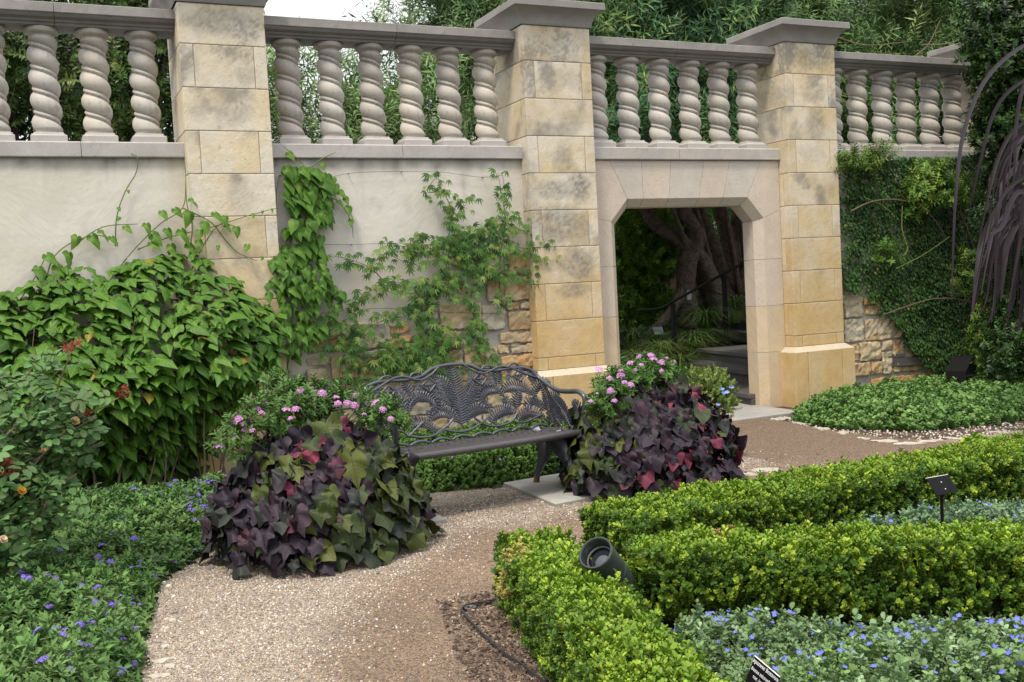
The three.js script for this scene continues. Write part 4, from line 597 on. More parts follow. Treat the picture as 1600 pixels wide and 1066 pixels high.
// ---------------------------------------------------------------- lamps, signs, wires
{ // bullet uplight in the hedge
  const ax = fwd.clone().multiplyScalar(-0.6).addScaledVector(RT, -0.46).addScaledVector(UPV, 0.64).normalize(), p = onY(932, 866, 0.425), t = thing('garden_uplight', 'dark green cylindrical uplight tilted up out of the front box hedge', 'uplight', V(p.x + 0.05, 0, p.z));
  const q = new THREE.Quaternion().setFromUnitVectors(V(0, 1, 0), ax), put = (n, g, m) => mesh(n, g.applyQuaternion(q).translate(p.x, p.y, p.z), m, t);
  const shell = new THREE.LatheGeometry([[0.02, -0.25], [0.058, -0.24], [0.064, -0.2], [0.064, -0.145], [0.0665, -0.142], [0.0665, -0.13], [0.064, -0.127], [0.064, -0.118], [0.067, -0.116], [0.069, 0.0], [0.069, 0.012], [0.062, 0.012], [0.06, 0], [0.059, -0.055]].map(([x, y]) => new THREE.Vector2(x, y)), 40);
  put('lamp_housing', shell, std([0.035, 0.045, 0.042], 0.42, { metalness: 0.2, side: THREE.DoubleSide, bumpMap: sandBump, bumpScale: 0.0006 }));
  put('lamp_rim', new THREE.TorusGeometry(0.053, 0.005, 8, 32).rotateX(Math.PI / 2).translate(0, -0.036, 0), std([0.06, 0.06, 0.06], 0.5));
  put('lens', new THREE.SphereGeometry(0.09, 24, 10, 0, 6.3, 0, 0.64).translate(0, -0.122, 0), new THREE.MeshPhysicalMaterial({ color: 0x22262c, roughness: 0.08, metalness: 0, clearcoat: 1 }));
  const a = p.clone().addScaledVector(ax, -0.24); mesh('stake', pipe([a, V(a.x + 0.02, 0.05, a.z - 0.02), V(a.x + 0.02, 0, a.z - 0.02)], 0.012), M.black, t);
}
{ // flood lamp box in the right bed
  const c = onZ(1502, 577, 0.62), t = thing('flood_lamp', 'black box floodlight standing among the mint green plants at the wall', 'floodlight', V(c.x, 0, c.z));
  const s = new THREE.Shape([[-0.16, -0.12], [0.15, -0.12], [0.15, 0.03], [0.12, 0.13], [0.04, 0.115], [-0.05, 0.06], [-0.15, -0.01]].map(([x, y]) => new THREE.Vector2(x, y)));
  mesh('housing', new THREE.ExtrudeGeometry(s, { depth: 0.2, bevelEnabled: true, bevelSize: 0.008, bevelThickness: 0.008, bevelSegments: 2 }).translate(0, 0, -0.1).rotateY(0.35).translate(c.x, c.y, c.z), M.black, t);
  mesh('bracket', new THREE.BoxGeometry(0.3, 0.012, 0.23).rotateY(0.35).translate(c.x, c.y - 0.06, c.z), std([0.03, 0.03, 0.03], 0.4), t); mesh('post', new THREE.BoxGeometry(0.05, c.y, 0.05).translate(c.x, c.y / 2 - 0.05, c.z), M.black, t);
}
function textTex(lines, w, h) { const cv = document.createElement('canvas'); cv.width = w; cv.height = h; const g = cv.getContext('2d'); g.fillStyle = '#070708'; g.fillRect(0, 0, w, h); g.fillStyle = '#d8d8da'; g.textAlign = 'center'; for (const [s, y, px, f] of lines) { g.font = (f || '') + ' ' + px + 'px serif'; g.fillText(s, w / 2, y); } const t = new THREE.CanvasTexture(cv); t.colorSpace = THREE.SRGBColorSpace; return t; }
function plantSign(label, tl, tr, height, tex, backOnly, foot) { // tl, tr: upper corners; the plate leans back
  const x = tr.clone().sub(tl), w = x.length(); x.normalize(); const n0 = x.clone().cross(V(0, 1, 0)).normalize().multiplyScalar(backOnly ? -1 : 1), y = V(0, 1, 0).multiplyScalar(0.82).addScaledVector(n0, backOnly ? 0.55 : 0.57 * (x.clone().cross(V(0, 1, 0)).z > 0 ? -1 : 1)).normalize(), z = x.clone().cross(y).normalize();
  const c = tl.clone().lerp(tr, 0.5).addScaledVector(y, -height / 2), t = thing('plant_sign', label, 'plant sign', V(c.x, 0, c.z)), m = _m().makeBasis(x, y, z).setPosition(c);
  mesh('plate', new THREE.BoxGeometry(w, height, 0.004).applyMatrix4(m), M.black, t);
  const e = std([0.75, 0.75, 0.75], 0.4); if (tex) { mesh('plate_edge', new THREE.BoxGeometry(w, 0.0025, 0.0045).translate(0, height / 2 + 0.0012, 0).applyMatrix4(m), e, t); mesh('printed_face', new THREE.PlaneGeometry(w * 0.99, height * 0.99).translate(0, 0, 0.0027).applyMatrix4(m), new THREE.MeshPhysicalMaterial({ map: tex, roughness: 0.8, specularIntensity: 0.15 }), t); }
  else mesh('plate_edge', new THREE.BoxGeometry(w, 0.002, 0.0045).translate(0, height / 2 + 0.001, 0).applyMatrix4(m), e, t);
  if (backOnly) for (const k of [-0.25, 0.15]) mesh('rivet', new THREE.SphereGeometry(0.003, 8, 6).translate(0.0, k * height, 0.003).applyMatrix4(m), e, t);
  const b = c.clone().addScaledVector(z, -0.006); mesh('stake', new THREE.BoxGeometry(0.012, b.y, 0.008).translate(b.x, b.y / 2, b.z), M.black, t);
}
plantSign('black plant sign lettered Japanese Boxwood at the tip of the front hedge', onZ(1180, 1026, 6.42), onZ(1219, 1059, 6.5), 0.07, textTex([['Japanese Boxwood', 52, 52], ['Buxus microphylla', 126, 44], ['var. japonica', 186, 44]], 420, 270), false);
plantSign('blank black plant sign seen from behind among the blue flowers', onZ(1447, 748, 5.25), onZ(1481, 742, 5.2), 0.085, null, true);
{ const p = onZ(1029, 517, -3.9), t = thing('plant_sign', 'small grey plant sign on a stake in the dark passage garden', 'plant sign', V(p.x, 0, p.z)); mesh('plate', new THREE.BoxGeometry(0.16, 0.12, 0.006).rotateX(-0.5).translate(p.x, p.y, p.z), std([0.28, 0.34, 0.36], 0.5), t); mesh('stake', new THREE.BoxGeometry(0.014, 0.5, 0.008).translate(p.x, p.y - 0.28, p.z - 0.01), M.black, t);
  const q = onZ(1077, 461, -4.1), s = thing('tree_tag', 'pale rectangular tag hanging on the gnarled tree trunk', 'tag', q); mesh('plate', new THREE.BoxGeometry(0.1, 0.14, 0.006).rotateY(0.3).translate(q.x, q.y, q.z), std([0.3, 0.31, 0.32], 0.5), s); }
{ // metal lawn edging at the hedge corner with a coiled end
  const P = (u, v, y = 0.03) => onY(u, v, y), t = thing('path_edging', 'dark metal edging strip bent round the corner of the front hedge', 'edging strip', P(730, 948).setY(0));
  const l = [P(775, 937), P(745, 942), P(727, 946), P(721, 952), P(731, 966), P(752, 988), P(785, 1018), P(815, 1038), P(850, 1066), P(880, 1090)]; const gb = new GB(), id = []; const c = new THREE.CatmullRomCurve3(l, false, 'catmullrom', 0.2); for (let i = 0; i <= 60; i++) { const p = c.getPoint(i / 60), T = c.getTangent(i / 60), X = V(T.z, 0, -T.x).normalize().multiplyScalar(0.0035); id.push([[1, 0.0], [1, 0.034], [-1, 0.034], [-1, 0.0]].map(([s, y]) => gb.v(p.x + X.x * s, y, p.z + X.z * s))); } for (let i = 0; i < 60; i++) for (let k = 0; k < 3; k++) gb.quad(id[i][k], id[i][k + 1], id[i + 1][k + 1], id[i + 1][k]); mesh('strip', toCreasedNormals(gb.geo().toNonIndexed(), 0.4), std([0.05, 0.05, 0.05], 0.5, { metalness: 0.4 }), t);
  const q = P(735, 951, 0.02), cap = thing('drain_cap', 'small round dark drain cap inside the bend of the edging strip', 'drain cap', V(q.x, 0, q.z)); mesh('ring', new THREE.TorusGeometry(0.024, 0.006, 8, 24).rotateX(Math.PI / 2).translate(q.x, 0.024, q.z), std([0.07, 0.07, 0.07], 0.5), cap); mesh('disc', new THREE.CylinderGeometry(0.02, 0.022, 0.02, 20).translate(q.x, 0.014, q.z), std([0.16, 0.15, 0.14], 0.6), cap); mesh('slot', new THREE.TorusGeometry(0.01, 0.003, 6, 16, 4.5).rotateX(Math.PI / 2).translate(q.x, 0.025, q.z), M.black, cap);
}
{ // training wires on the wall
  const z = ST + 0.03, P = (u, v) => onZ(u, v, z), t = thing('trellis_wire', 'thin training wires on eye hooks across the stucco behind the bench', 'wire', V(3, 1.3, -0.14));
  for (const l of [[[436, 275], [500, 280], [545, 271], [628, 268], [690, 269], [755, 277], [785, 274]], [[436, 275], [432, 300], [433, 360], [435, 440]], [[785, 270], [788, 300], [788, 400], [789, 480]], [[445, 382], [550, 382], [625, 380], [700, 383], [786, 378]], [[500, 490], [590, 482], [700, 488], [786, 490]]]) mesh('wire', pipe(l.map(([u, v]) => P(u, v)), 0.0018, 4), M.wire, t);
  for (const [u, v] of [[438, 274], [545, 271], [628, 268], [755, 277], [785, 270], [550, 382], [786, 378]]) { const p = P(u, v); mesh('eye_hook', new THREE.CylinderGeometry(0.004, 0.004, 0.05, 6).rotateX(Math.PI / 2).translate(p.x, p.y, p.z - 0.015), M.wire, t); }
}
function lerpTab(T, x) { for (let i = 0; i + 1 < T.length; i++) if (x <= T[i + 1][0]) return mix(T[i][1], T[i + 1][1], clamp((x - T[i][0]) / (T[i + 1][0] - T[i][0]))); return T[T.length - 1][1]; }
// ---------------------------------------------------------------- box hedges
const boxSprigs = [1, 2, 3].map((s) => sprig(s * 7, { n: 16, leaf: 0.235, w: 0.15, oval: true, spread: 0.75, from: 0.2, lift: 0.5, fold: 0.1, vary: 0.16, stem: 0.02, stemC: [0.8, 0.75, 0.4] }));
const boxMat = leafMat([1, 1, 1], 0.5, 0.3, { vertexColors: true });
function hedge(label, a, b, w, h, seed, dens = 4200, browns = []) {   // a, b: centre line ends [x, z]
  const R = rng(seed), dx = b[0] - a[0], dz = b[1] - a[1], L = Math.hypot(dx, dz), ux = dx / L, uz = dz / L, t = thing('box_hedge', label, 'hedge', V((a[0] + b[0]) / 2, 0, (a[1] + b[1]) / 2), 'clipped box hedges');
  const pt = (s, q, y) => V(a[0] + ux * s - uz * q, y, a[1] + uz * s + ux * q);
  const hh = (s, q) => h + 0.06 * fbm(s * 3 + seed, q * 3) + 0.035 * noise(s * 9, q * 9, seed), ww = (s, y) => w / 2 + 0.075 * fbm(s * 3.5, y * 5, seed) + 0.025 * noise(s * 12, y * 12, seed);
  const sets = [[], [], []], cols = [[], [], []];
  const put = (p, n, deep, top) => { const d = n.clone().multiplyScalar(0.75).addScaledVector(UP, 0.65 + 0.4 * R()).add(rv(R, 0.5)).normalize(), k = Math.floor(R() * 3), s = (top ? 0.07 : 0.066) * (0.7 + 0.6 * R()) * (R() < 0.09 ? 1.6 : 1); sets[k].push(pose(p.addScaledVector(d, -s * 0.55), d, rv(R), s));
    let c = mix3([0.205, 0.335, 0.03], [0.075, 0.155, 0.02], clamp((top ? 0.1 : 0.8) + 0.9 * fbm(p.x * 4, p.y * 5, p.z * 4) + (deep ? 0.5 : 0))); if (!deep && R() < 0.18) c = [0.34, 0.46, 0.05];  // tops bright as new growth; sides and inner layer darkened as painted shade
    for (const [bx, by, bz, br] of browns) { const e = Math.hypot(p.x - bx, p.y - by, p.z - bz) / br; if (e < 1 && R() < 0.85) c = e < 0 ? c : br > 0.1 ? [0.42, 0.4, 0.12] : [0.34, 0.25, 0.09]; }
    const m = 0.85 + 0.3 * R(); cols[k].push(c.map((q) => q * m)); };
  const nTop = Math.round(L * w * dens), nSide = Math.round(L * h * dens * 0.62), nEnd = Math.round(w * h * dens);
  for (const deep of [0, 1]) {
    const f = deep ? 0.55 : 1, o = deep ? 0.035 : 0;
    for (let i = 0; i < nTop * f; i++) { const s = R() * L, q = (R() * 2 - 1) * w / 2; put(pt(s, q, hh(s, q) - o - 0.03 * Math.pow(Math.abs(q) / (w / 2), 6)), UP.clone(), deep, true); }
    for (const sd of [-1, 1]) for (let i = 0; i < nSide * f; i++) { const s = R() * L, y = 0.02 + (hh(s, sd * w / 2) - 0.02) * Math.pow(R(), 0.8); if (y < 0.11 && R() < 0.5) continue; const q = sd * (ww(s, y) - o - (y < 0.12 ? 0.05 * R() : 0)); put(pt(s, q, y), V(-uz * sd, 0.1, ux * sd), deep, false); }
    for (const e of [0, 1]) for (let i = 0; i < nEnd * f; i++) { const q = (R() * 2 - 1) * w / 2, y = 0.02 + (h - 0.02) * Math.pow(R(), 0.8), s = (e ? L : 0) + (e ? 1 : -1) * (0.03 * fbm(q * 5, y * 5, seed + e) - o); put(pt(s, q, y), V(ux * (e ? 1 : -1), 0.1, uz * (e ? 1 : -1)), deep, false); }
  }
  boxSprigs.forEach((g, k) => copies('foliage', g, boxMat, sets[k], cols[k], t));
  const tw = []; for (let i = 0; i < L * 16; i++) { const s = R() * L, q = (R() * 2 - 1) * w * 0.42, p = pt(s, q, 0), e = pt(s + (R() - 0.5) * 0.12, q + (R() - 0.5) * 0.12, h * 0.85); tw.push(limb([p, p.clone().lerp(e, 0.5).add(rv(R, 0.02)), e], [0.006, 0.003], 5)); for (let j = 0; j < 3; j++) { const c = p.clone().lerp(e, 0.3 + 0.2 * j); tw.push(limb([c, c.clone().add(V((R() - 0.5) * 0.16, 0.1 + 0.06 * R(), (R() - 0.5) * 0.16))], [0.003, 0.0015], 4)); } } mesh('twigs', merge(tw), M.twig, t, 'stuff');
  const core = block(0, L - 0.12, 0.05, h - 0.07, -w / 2 + 0.07, w / 2 - 0.07, 0.03, 0.12, null, { bump: (x, y, z) => 0.03 * fbm(x * 7, y * 7, z * 7) }); core.applyMatrix4(_m().makeBasis(V(ux, 0, uz), UP, V(-uz, 0, ux)).setPosition(a[0] + ux * 0.06, 0, a[1] + uz * 0.06)); mesh('inner_twigs', core, std([0.02, 0.028, 0.01], 1), t);
  return t;
}
hedge('long back box hedge between the path and the rear blue flowers', [2.38, 4.40], [7.4, 4.30], 0.44, 0.345, 1, 3000, [[3.45, 0.2, 4.68, 0.09]]);
hedge('middle box hedge running right between the two blue flower beds', [2.2, 4.93], [4.6, 6.28], 0.32, 0.335, 2, 3600, [[2.55, 0.36, 5.05, 0.07]]);
hedge('front box hedge with rounded corner and yellowed patch, nearest the gravel edging', [1.95, 4.43], [1.30, 7.1], 0.30, 0.31, 3, 3900, [[1.8, 0.17, 4.62, 0.115]]);

// ---------------------------------------------------------------- low flower beds
function bed(o) {
  const { name, label, category, poly, height, tufts, mat, size, density, color, seed, flower, flowers = 0, fcol, fname, fsize, group, core = [0.02, 0.03, 0.012], tall = 0.3, cut } = o, R = rng(seed);
  let x0 = 9e9, x1 = -9e9, z0 = 9e9, z1 = -9e9; for (const [x, z] of poly) { x0 = Math.min(x0, x); x1 = Math.max(x1, x); z0 = Math.min(z0, z); z1 = Math.max(z1, z); }
  const edge = (x, z) => { let d = 9; for (let i = 0, j = poly.length - 1; i < poly.length; j = i++) { const [a, b] = poly[i], [c, e] = poly[j], t = clamp(((x - a) * (c - a) + (z - b) * (e - b)) / ((c - a) ** 2 + (e - b) ** 2 + 1e-9)); d = Math.min(d, Math.hypot(x - a - t * (c - a), z - b - t * (e - b))); } return d; };
  const top = (x, z) => height * (0.72 + 0.75 * fbm(x * 2.1 + seed, z * 2.1, 2) + 0.22 * fbm(x * 6, z * 6, seed)) * Math.pow(smooth(-0.02, o.soft || 0.28, edge(x, z)), 0.7) + (o.rise ? o.rise(x, z) : 0);
  const t = thing(name, label, category, V((x0 + x1) / 2, 0, (z0 + z1) / 2), group), sets = tufts.map(() => []), cols = tufts.map(() => []);
  const area = (x1 - x0) * (z1 - z0), n = Math.round(area * density);
  for (let i = 0; i < n; i++) { const x = x0 + R() * (x1 - x0), z = z0 + R() * (z1 - z0); if (!inPoly(poly, x, z) || (cut && cut(x, z))) continue; const h = top(x, z); if (R() < 0.12 && fbm(x * 5, z * 5, 9) > 0.1) continue;
    const e = 0.03, g = V(-(top(x + e, z) - top(x - e, z)) / (2 * e), 1, -(top(x, z + e) - top(x, z - e)) / (2 * e)).normalize(), lay = R() < 0.35 ? 0.6 + 0.3 * R() : 1, d = g.clone().multiplyScalar(0.8).addScaledVector(UP, 0.6).add(rv(R, 0.55)).normalize(), k = Math.floor(R() * tufts.length), s = size * (0.7 + 0.6 * R()) * (R() < 0.06 ? 1 + tall : 1);
    sets[k].push(pose(V(x, h * lay, z).addScaledVector(d, -s * 0.55), d, rv(R), s)); cols[k].push(color(R, x, z, h, g)); }
  tufts.forEach((g, k) => copies('foliage', g, mat, sets[k], cols[k], t));
  { const gb = new GB(), s = 0.09, id = new Map(), at = (i, j) => { const k = i * 5000 + j; if (!id.has(k)) id.set(k, gb.v(i * s, Math.max(0.004, top(i * s, j * s) * 0.72 - 0.035), j * s)); return id.get(k); }; for (let i = Math.floor(x0 / s); i < x1 / s; i++) for (let j = Math.floor(z0 / s); j < z1 / s; j++) if (inPoly(poly, (i + 0.5) * s, (j + 0.5) * s) && !(cut && cut((i + 0.5) * s, (j + 0.5) * s))) gb.quad(at(i, j), at(i, j + 1), at(i + 1, j + 1), at(i + 1, j)); mesh('inner_growth', gb.geo(), std(core, 1), t); }
  for (let i = 0, tries = 0; i < flowers && tries < 9000; tries++) { const x = x0 + R() * (x1 - x0), z = z0 + R() * (z1 - z0); if (!inPoly(poly, x, z) || (cut && cut(x, z)) || (o.fpick && R() > o.fpick(x, z))) continue; const p0 = V(x, top(x, z), z); if (!inView(p0)) continue; const p = V(x, p0.y + size * 0.36 + fsize * (0.2 + R()), z), d = UP.clone().addScaledVector(EYE.clone().sub(p).normalize(), o.face ?? 0.3).add(rv(R, 0.6)).normalize(); placed(fname, flower[Math.floor(R() * flower.length)], fcol, t, pose(p, d, rv(R), fsize * (0.75 + 0.5 * R()))); i++; }
  return t;
}
const daze = [4, 5, 6].map((s) => sprig(s * 13, { n: 22, leaf: 0.17, w: 0.115, oval: true, spread: 0.85, from: 0.12, lift: 0.35, fold: 0.14, vary: 0.15, stem: 0.012, stemC: [0.9, 1, 0.7], whorl: 3, bend: 0.25 }));
const tuft = [7, 8, 9].map((s) => sprig(s * 17, { n: 18, leaf: 0.42, w: 0.19, spread: 1.0, from: 0.1, lift: 0.15, fold: 0.08, vary: 0.2, stem: 0.012, pairs: false, bend: 0.3 }));
const mintT = [10, 11].map((s) => sprig(s * 19, { n: 16, leaf: 0.3, w: 0.24, oval: true, spread: 0.95, from: 0.1, lift: 0.3, fold: 0.14, vary: 0.2, stem: 0.015, bend: 0.2 }));
const blueFlower = [0.15, 0.35].map((cup) => { const gb = new GB(); floret(gb, V(0, 0, 0), UP, 1, 5, [1, 1, 1], cup, [1.7, 1.7, 1.25]); leaflet(gb, V(0, -0.9, 0), V(0.1, 1, 0).normalize(), V(1, 0, 0), 0.9, 0.25, [0.3, 0.5, 0.1]); return gb.geo(); });
const clusterHead = (seed, n, fl, spread, dome, c0, c1, five = 5) => { const R = rng(seed), gb = new GB(); for (let i = 0; i < n; i++) { const a = i * 2.4, r = spread * Math.sqrt((i + 0.5) / n), d = V(Math.cos(a) * r, Math.sqrt(Math.max(0.02, 1 - r * r * dome)), Math.sin(a) * r), p = V(Math.cos(a) * r, (1 - r * r) * dome * 0.6 + 0.1 * R(), Math.sin(a) * r); floret(gb, p, d.add(rv(R, 0.3)).normalize(), fl * (0.8 + 0.4 * R()), five, mix3(c0, c1, R()), 0.25, mix3(c0, [1, 1, 0.9], 0.35)); } return gb.geo(); };
const blueM = leafMat([0.13, 0.15, 0.66], 0.75, 0.2, { vertexColors: true }), violetM = leafMat([0.27, 0.17, 0.66], 0.8, 0.2, { vertexColors: true });
const verbenaHead = [1, 2].map((s) => clusterHead(s, 14, 0.34, 1, 0.6, [1, 1, 1], [0.75, 0.8, 0.95]));
bed({ name: 'blue_flower_bed', label: 'silvery green bed of blue flowers filling the front right corner', category: 'flower bed', poly: [[2.24, 5.22], [2.02, 5.3], [1.66, 6.5], [1.5, 7.2], [3.2, 7.4], [4.4, 6.75], [3.3, 6.12], [2.6, 5.55]], height: 0.24, soft: 0.18, tufts: daze, mat: M.matte, size: 0.10, density: 2300, seed: 21, tall: 0.5,
  color: (R, x, z) => { const b = 0.8 + 0.45 * R(), c = mix3([0.16, 0.25, 0.125], [0.17, 0.28, 0.09], clamp(0.5 + 1.2 * fbm(x * 3, z * 3, 3))); return (R() < 0.12 ? [0.27, 0.38, 0.23] : c).map((k) => k * b); }, flower: blueFlower, flowers: 170, fcol: blueM, fname: 'blue_flower', fsize: 0.0098, fpick: (x, z) => clamp(0.35 + 0.5 * (x - 2) + fbm(x * 3, z * 3, 6)), face: 0.5 });
bed({ name: 'blue_flower_bed', label: 'silvery green bed of blue flowers between the back and middle hedges', category: 'flower bed', poly: [[2.6, 4.75], [7.2, 4.62], [7.2, 6.9], [5.2, 6.4], [4.2, 5.75], [3.2, 5.2]], height: 0.23, soft: 0.14, tufts: daze, mat: M.matte, size: 0.10, density: 1700, seed: 22, tall: 0.5,
  color: (R, x, z) => { const b = 0.8 + 0.45 * R(); return (R() < 0.12 ? [0.25, 0.36, 0.22] : [0.15, 0.245, 0.135]).map((k) => k * b); }, flower: blueFlower, flowers: 80, fcol: blueM, fname: 'blue_flower', fsize: 0.0095, fpick: (x, z) => (x < 5.5 ? 1 : 0.3), face: 0.5 });
const LEFTBED = [[0.26, 4.42], [0.34, 3.72], [0.5, 2.95], [0.78, 2.5], [1.1, 2.2], [1.25, 1.5], [1.1, 1.0], [-3.4, 1.0], [-3.4, 7.4], [-0.1, 7.4], [0.12, 5.2]];
bed({ name: 'violet_flower_bed', label: 'mounded green bed of small violet flower heads along the left gravel edge', category: 'flower bed', poly: LEFTBED, height: 0.27, soft: 0.22, tufts: tuft, mat: M.matte, size: 0.085, density: 1500, seed: 23, tall: 0.3, cut: (x, z) => x < -1.9 || z > 5.6,
  color: (R, x, z) => { const b = 0.75 + 0.5 * R(); return mix3([0.08, 0.18, 0.045], [0.16, 0.265, 0.08], clamp(0.4 + 1.5 * fbm(x * 2.5, z * 2.5, 8))).map((k) => k * b); }, flower: verbenaHead, flowers: 190, fcol: violetM, fname: 'violet_flower_head', fsize: 0.0155, fpick: (x, z) => clamp(0.06 + 0.5 * smooth(0.7, 0.1, lerpTab([[1.0, 1.1], [2.3, 1.0], [2.95, 0.5], [3.7, 0.34], [4.4, 0.26], [6, 0]], z) - x) + 2.2 * fbm(x * 3, z * 3, 2)), face: 0.15 });
bed({ name: 'low_green_bed', label: 'low dark green ground cover growing behind and under the iron bench', category: 'ground cover', poly: [[1.3, 0.25], [1.3, 1.7], [1.7, 1.78], [2.3, 1.72], [2.9, 1.86], [3.1, 1.76], [3.7, 1.72], [4.5, 1.75], [5.0, 0.9], [4.9, 0.25], [4.1, 0.12], [4.1, 0.02], [2, 0.0]], height: 0.27, soft: 0.2, tufts: mintT, mat: M.matte, size: 0.062, density: 2300, seed: 24,
  color: (R, x, z) => { const b = 0.75 + 0.5 * R(); return mix3([0.075, 0.17, 0.03], [0.13, 0.24, 0.045], clamp(0.4 + 1.5 * fbm(x * 3, z * 3, 8))).map((k) => k * b); }, flower: blueFlower, flowers: 26, fcol: violetM, fname: 'violet_flower', fsize: 0.011 });
bed({ name: 'mint_bed', label: 'mint green leafy ground cover at the foot of the right wall', category: 'ground cover', poly: [[6.5, 0.85], [6.5, 1.5], [6.9, 2.05], [7.6, 2.22], [9.2, 2.1], [11.5, 1.6], [11.5, -0.1], [8.1, -0.1], [7.4, 0.16], [6.9, 0.42]], height: 0.17, soft: 0.3, tufts: mintT, mat: M.matte, size: 0.115, density: 900, seed: 25,
  color: (R, x, z) => { const b = 0.75 + 0.5 * R(); return mix3([0.11, 0.225, 0.055], [0.19, 0.32, 0.09], clamp(0.4 + 1.5 * fbm(x * 3, z * 3, 8))).map((k) => k * b); } });

// ---------------------------------------------------------------- broad leaved climbers
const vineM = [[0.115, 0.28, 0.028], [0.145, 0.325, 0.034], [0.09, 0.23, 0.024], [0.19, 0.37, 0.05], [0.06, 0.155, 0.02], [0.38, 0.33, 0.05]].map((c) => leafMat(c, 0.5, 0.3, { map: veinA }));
function bigLeaves(parent, list, geos, mats, most, name = 'leaf') {   // list: {m, g, k, front}
  list.sort((a, b) => b.front - a.front); const rest = new Map();
  list.forEach((l, i) => { if (i < most) placed(name, geos[l.g], mats[l.k], parent, l.m); else { const key = l.g + '_' + l.k; if (!rest.has(key)) rest.set(key, []); rest.get(key).push(l.m); } });
  for (const [key, ms] of rest) { const [g, k] = key.split('_').map(Number); copies('leaves', geos[g], mats[k], ms, null, parent); }
}
{
  const t = thing('broad_leaved_vine', 'great heap of bright heart shaped vine leaves against the left wall and pillar', 'vine', V(0.6, 0, 0.3)), R = rng(41), list = [];
  const topY = [[-2.6, 1.5], [-0.6, 1.55], [-0.2, 1.62], [0.2, 1.78], [0.5, 1.8], [0.9, 1.92], [1.2, 1.86], [1.45, 1.7], [1.65, 1.5], [1.85, 1.36]], right = [[0, 1.12], [0.3, 1.2], [0.6, 1.36], [0.85, 1.62], [1.05, 1.8], [1.25, 1.92], [1.4, 1.86], [1.6, 1.5], [1.9, 1.2]];
  const depth = (x, y) => { const T = lerpTab(topY, x), q = clamp((T - y) / T), e = smooth(-0.02, 0.55, lerpTab(right, y) - x); return (0.06 + 0.95 * Math.pow(Math.sin(clamp(q * 1.5, 0, 1) * Math.PI / 2), 0.8) * (0.35 + 0.65 * e)) * (1 - 0.5 * smooth(0.42, 0.95, q)) + 0.3 * fbm(x * 2.2, y * 2.6, 4) * Math.min(1, q * 4) + (x < 1.15 ? ST + 0.02 : 0.02); };
  for (let i = 0; i < 4300; i++) {
    const x = -1.6 + R() * 3.5, y = 0.12 + R() * 1.9, T = lerpTab(topY, x) + 0.12 * noise(x * 5, 2) + 0.05 * noise(x * 13, 7); if (y > T || x > lerpTab(right, y) + 0.07 * noise(y * 7, 5) || (x < -0.7 && R() < 0.6)) continue;
    const lay = R(), d = depth(x, y) - (lay < 0.45 ? 0.06 + 0.3 * R() : 0.10 * R() - 0.04); if (d < (x < 1.15 ? ST + 0.015 : 0.012)) continue;
    const e = 0.04, n = V(-(depth(x + e, y) - depth(x - e, y)) / (2 * e), -(depth(x, y + e) - depth(x, y - e)) / (2 * e), 1).normalize(), face = n.clone().multiplyScalar(0.3).addScaledVector(UP, 1.15).add(V(0.1, 0, 0.25)).add(rv(R, 0.6)).normalize();
    const tip = V((R() - 0.42) * 1.7, -0.2 - 0.55 * R(), 0.85).addScaledVector(n, 0.3).normalize(), s = 0.078 + 0.062 * R() + (R() < 0.1 ? 0.03 : 0) + (x < 0.2 ? 0.02 : 0);
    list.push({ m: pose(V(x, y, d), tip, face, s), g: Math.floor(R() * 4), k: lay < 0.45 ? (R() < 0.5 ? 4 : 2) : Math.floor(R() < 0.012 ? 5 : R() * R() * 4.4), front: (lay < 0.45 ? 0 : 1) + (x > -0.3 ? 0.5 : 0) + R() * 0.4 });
  }
  // loose shoots on the wall above
  const sh = [[[0, 515], [60, 425], [75, 400], [105, 425]], [[70, 440], [85, 400], [120, 375], [155, 368], [185, 380]], [[180, 385], [182, 340], [195, 300], [213, 268], [214, 245], [205, 240]], [[170, 440], [205, 395], [250, 350], [285, 325], [290, 290], [288, 240]], [[285, 325], [330, 348], [352, 375], [372, 395], [402, 408]], [[215, 390], [260, 372], [330, 355], [395, 335], [433, 325]], [[300, 420], [320, 380], [345, 350], [372, 355]], [[120, 380], [160, 355], [215, 350]], [[296, 400], [300, 350], [292, 320], [290, 290]]];
  const shL = [[75, 400, 26], [108, 398, 28], [120, 372, 24], [145, 370, 26], [160, 362, 22], [176, 372, 20], [197, 355, 18], [90, 418, 26], [60, 420, 24], [230, 352, 22], [254, 332, 20], [275, 328, 22], [296, 335, 28], [300, 312, 18], [240, 368, 26], [262, 360, 22], [285, 362, 28], [320, 350, 24], [338, 335, 26], [352, 340, 18], [370, 357, 20], [355, 352, 16], [298, 385, 30], [310, 378, 20], [340, 385, 10], [386, 384, 16], [410, 402, 9], [185, 325, 9], [186, 340, 9], [200, 298, 7], [395, 335, 9], [410, 330, 7], [425, 327, 7], [312, 362, 18], [238, 380, 22], [268, 385, 24]];
  const zw = (u) => (u > 300 ? 0.03 : u > 284 ? 0.01 : ST + 0.05), tw = sh.map((l) => limb(l.map(([u, v], i) => onZ(u, v, zw(u) + 0.02 * Math.sin(i * 2))), [0.006, 0.0028], 5)); mesh('stems', merge(tw), M.green, t);
  for (const [u, v, s] of shL) { const p = onZ(u, v, zw(u) + 0.04); list.push({ m: pose(p, V((R() - 0.3) * 1.2, -0.8, 0.5).normalize(), V(0.1, 0.55, 0.8).add(rv(R, 0.5)).normalize(), s * 0.0042), g: Math.floor(R() * 3), k: R() < 0.6 ? 1 : 3, front: 3 }); }
  bigLeaves(t, list, heartLeaves, vineM, 300);
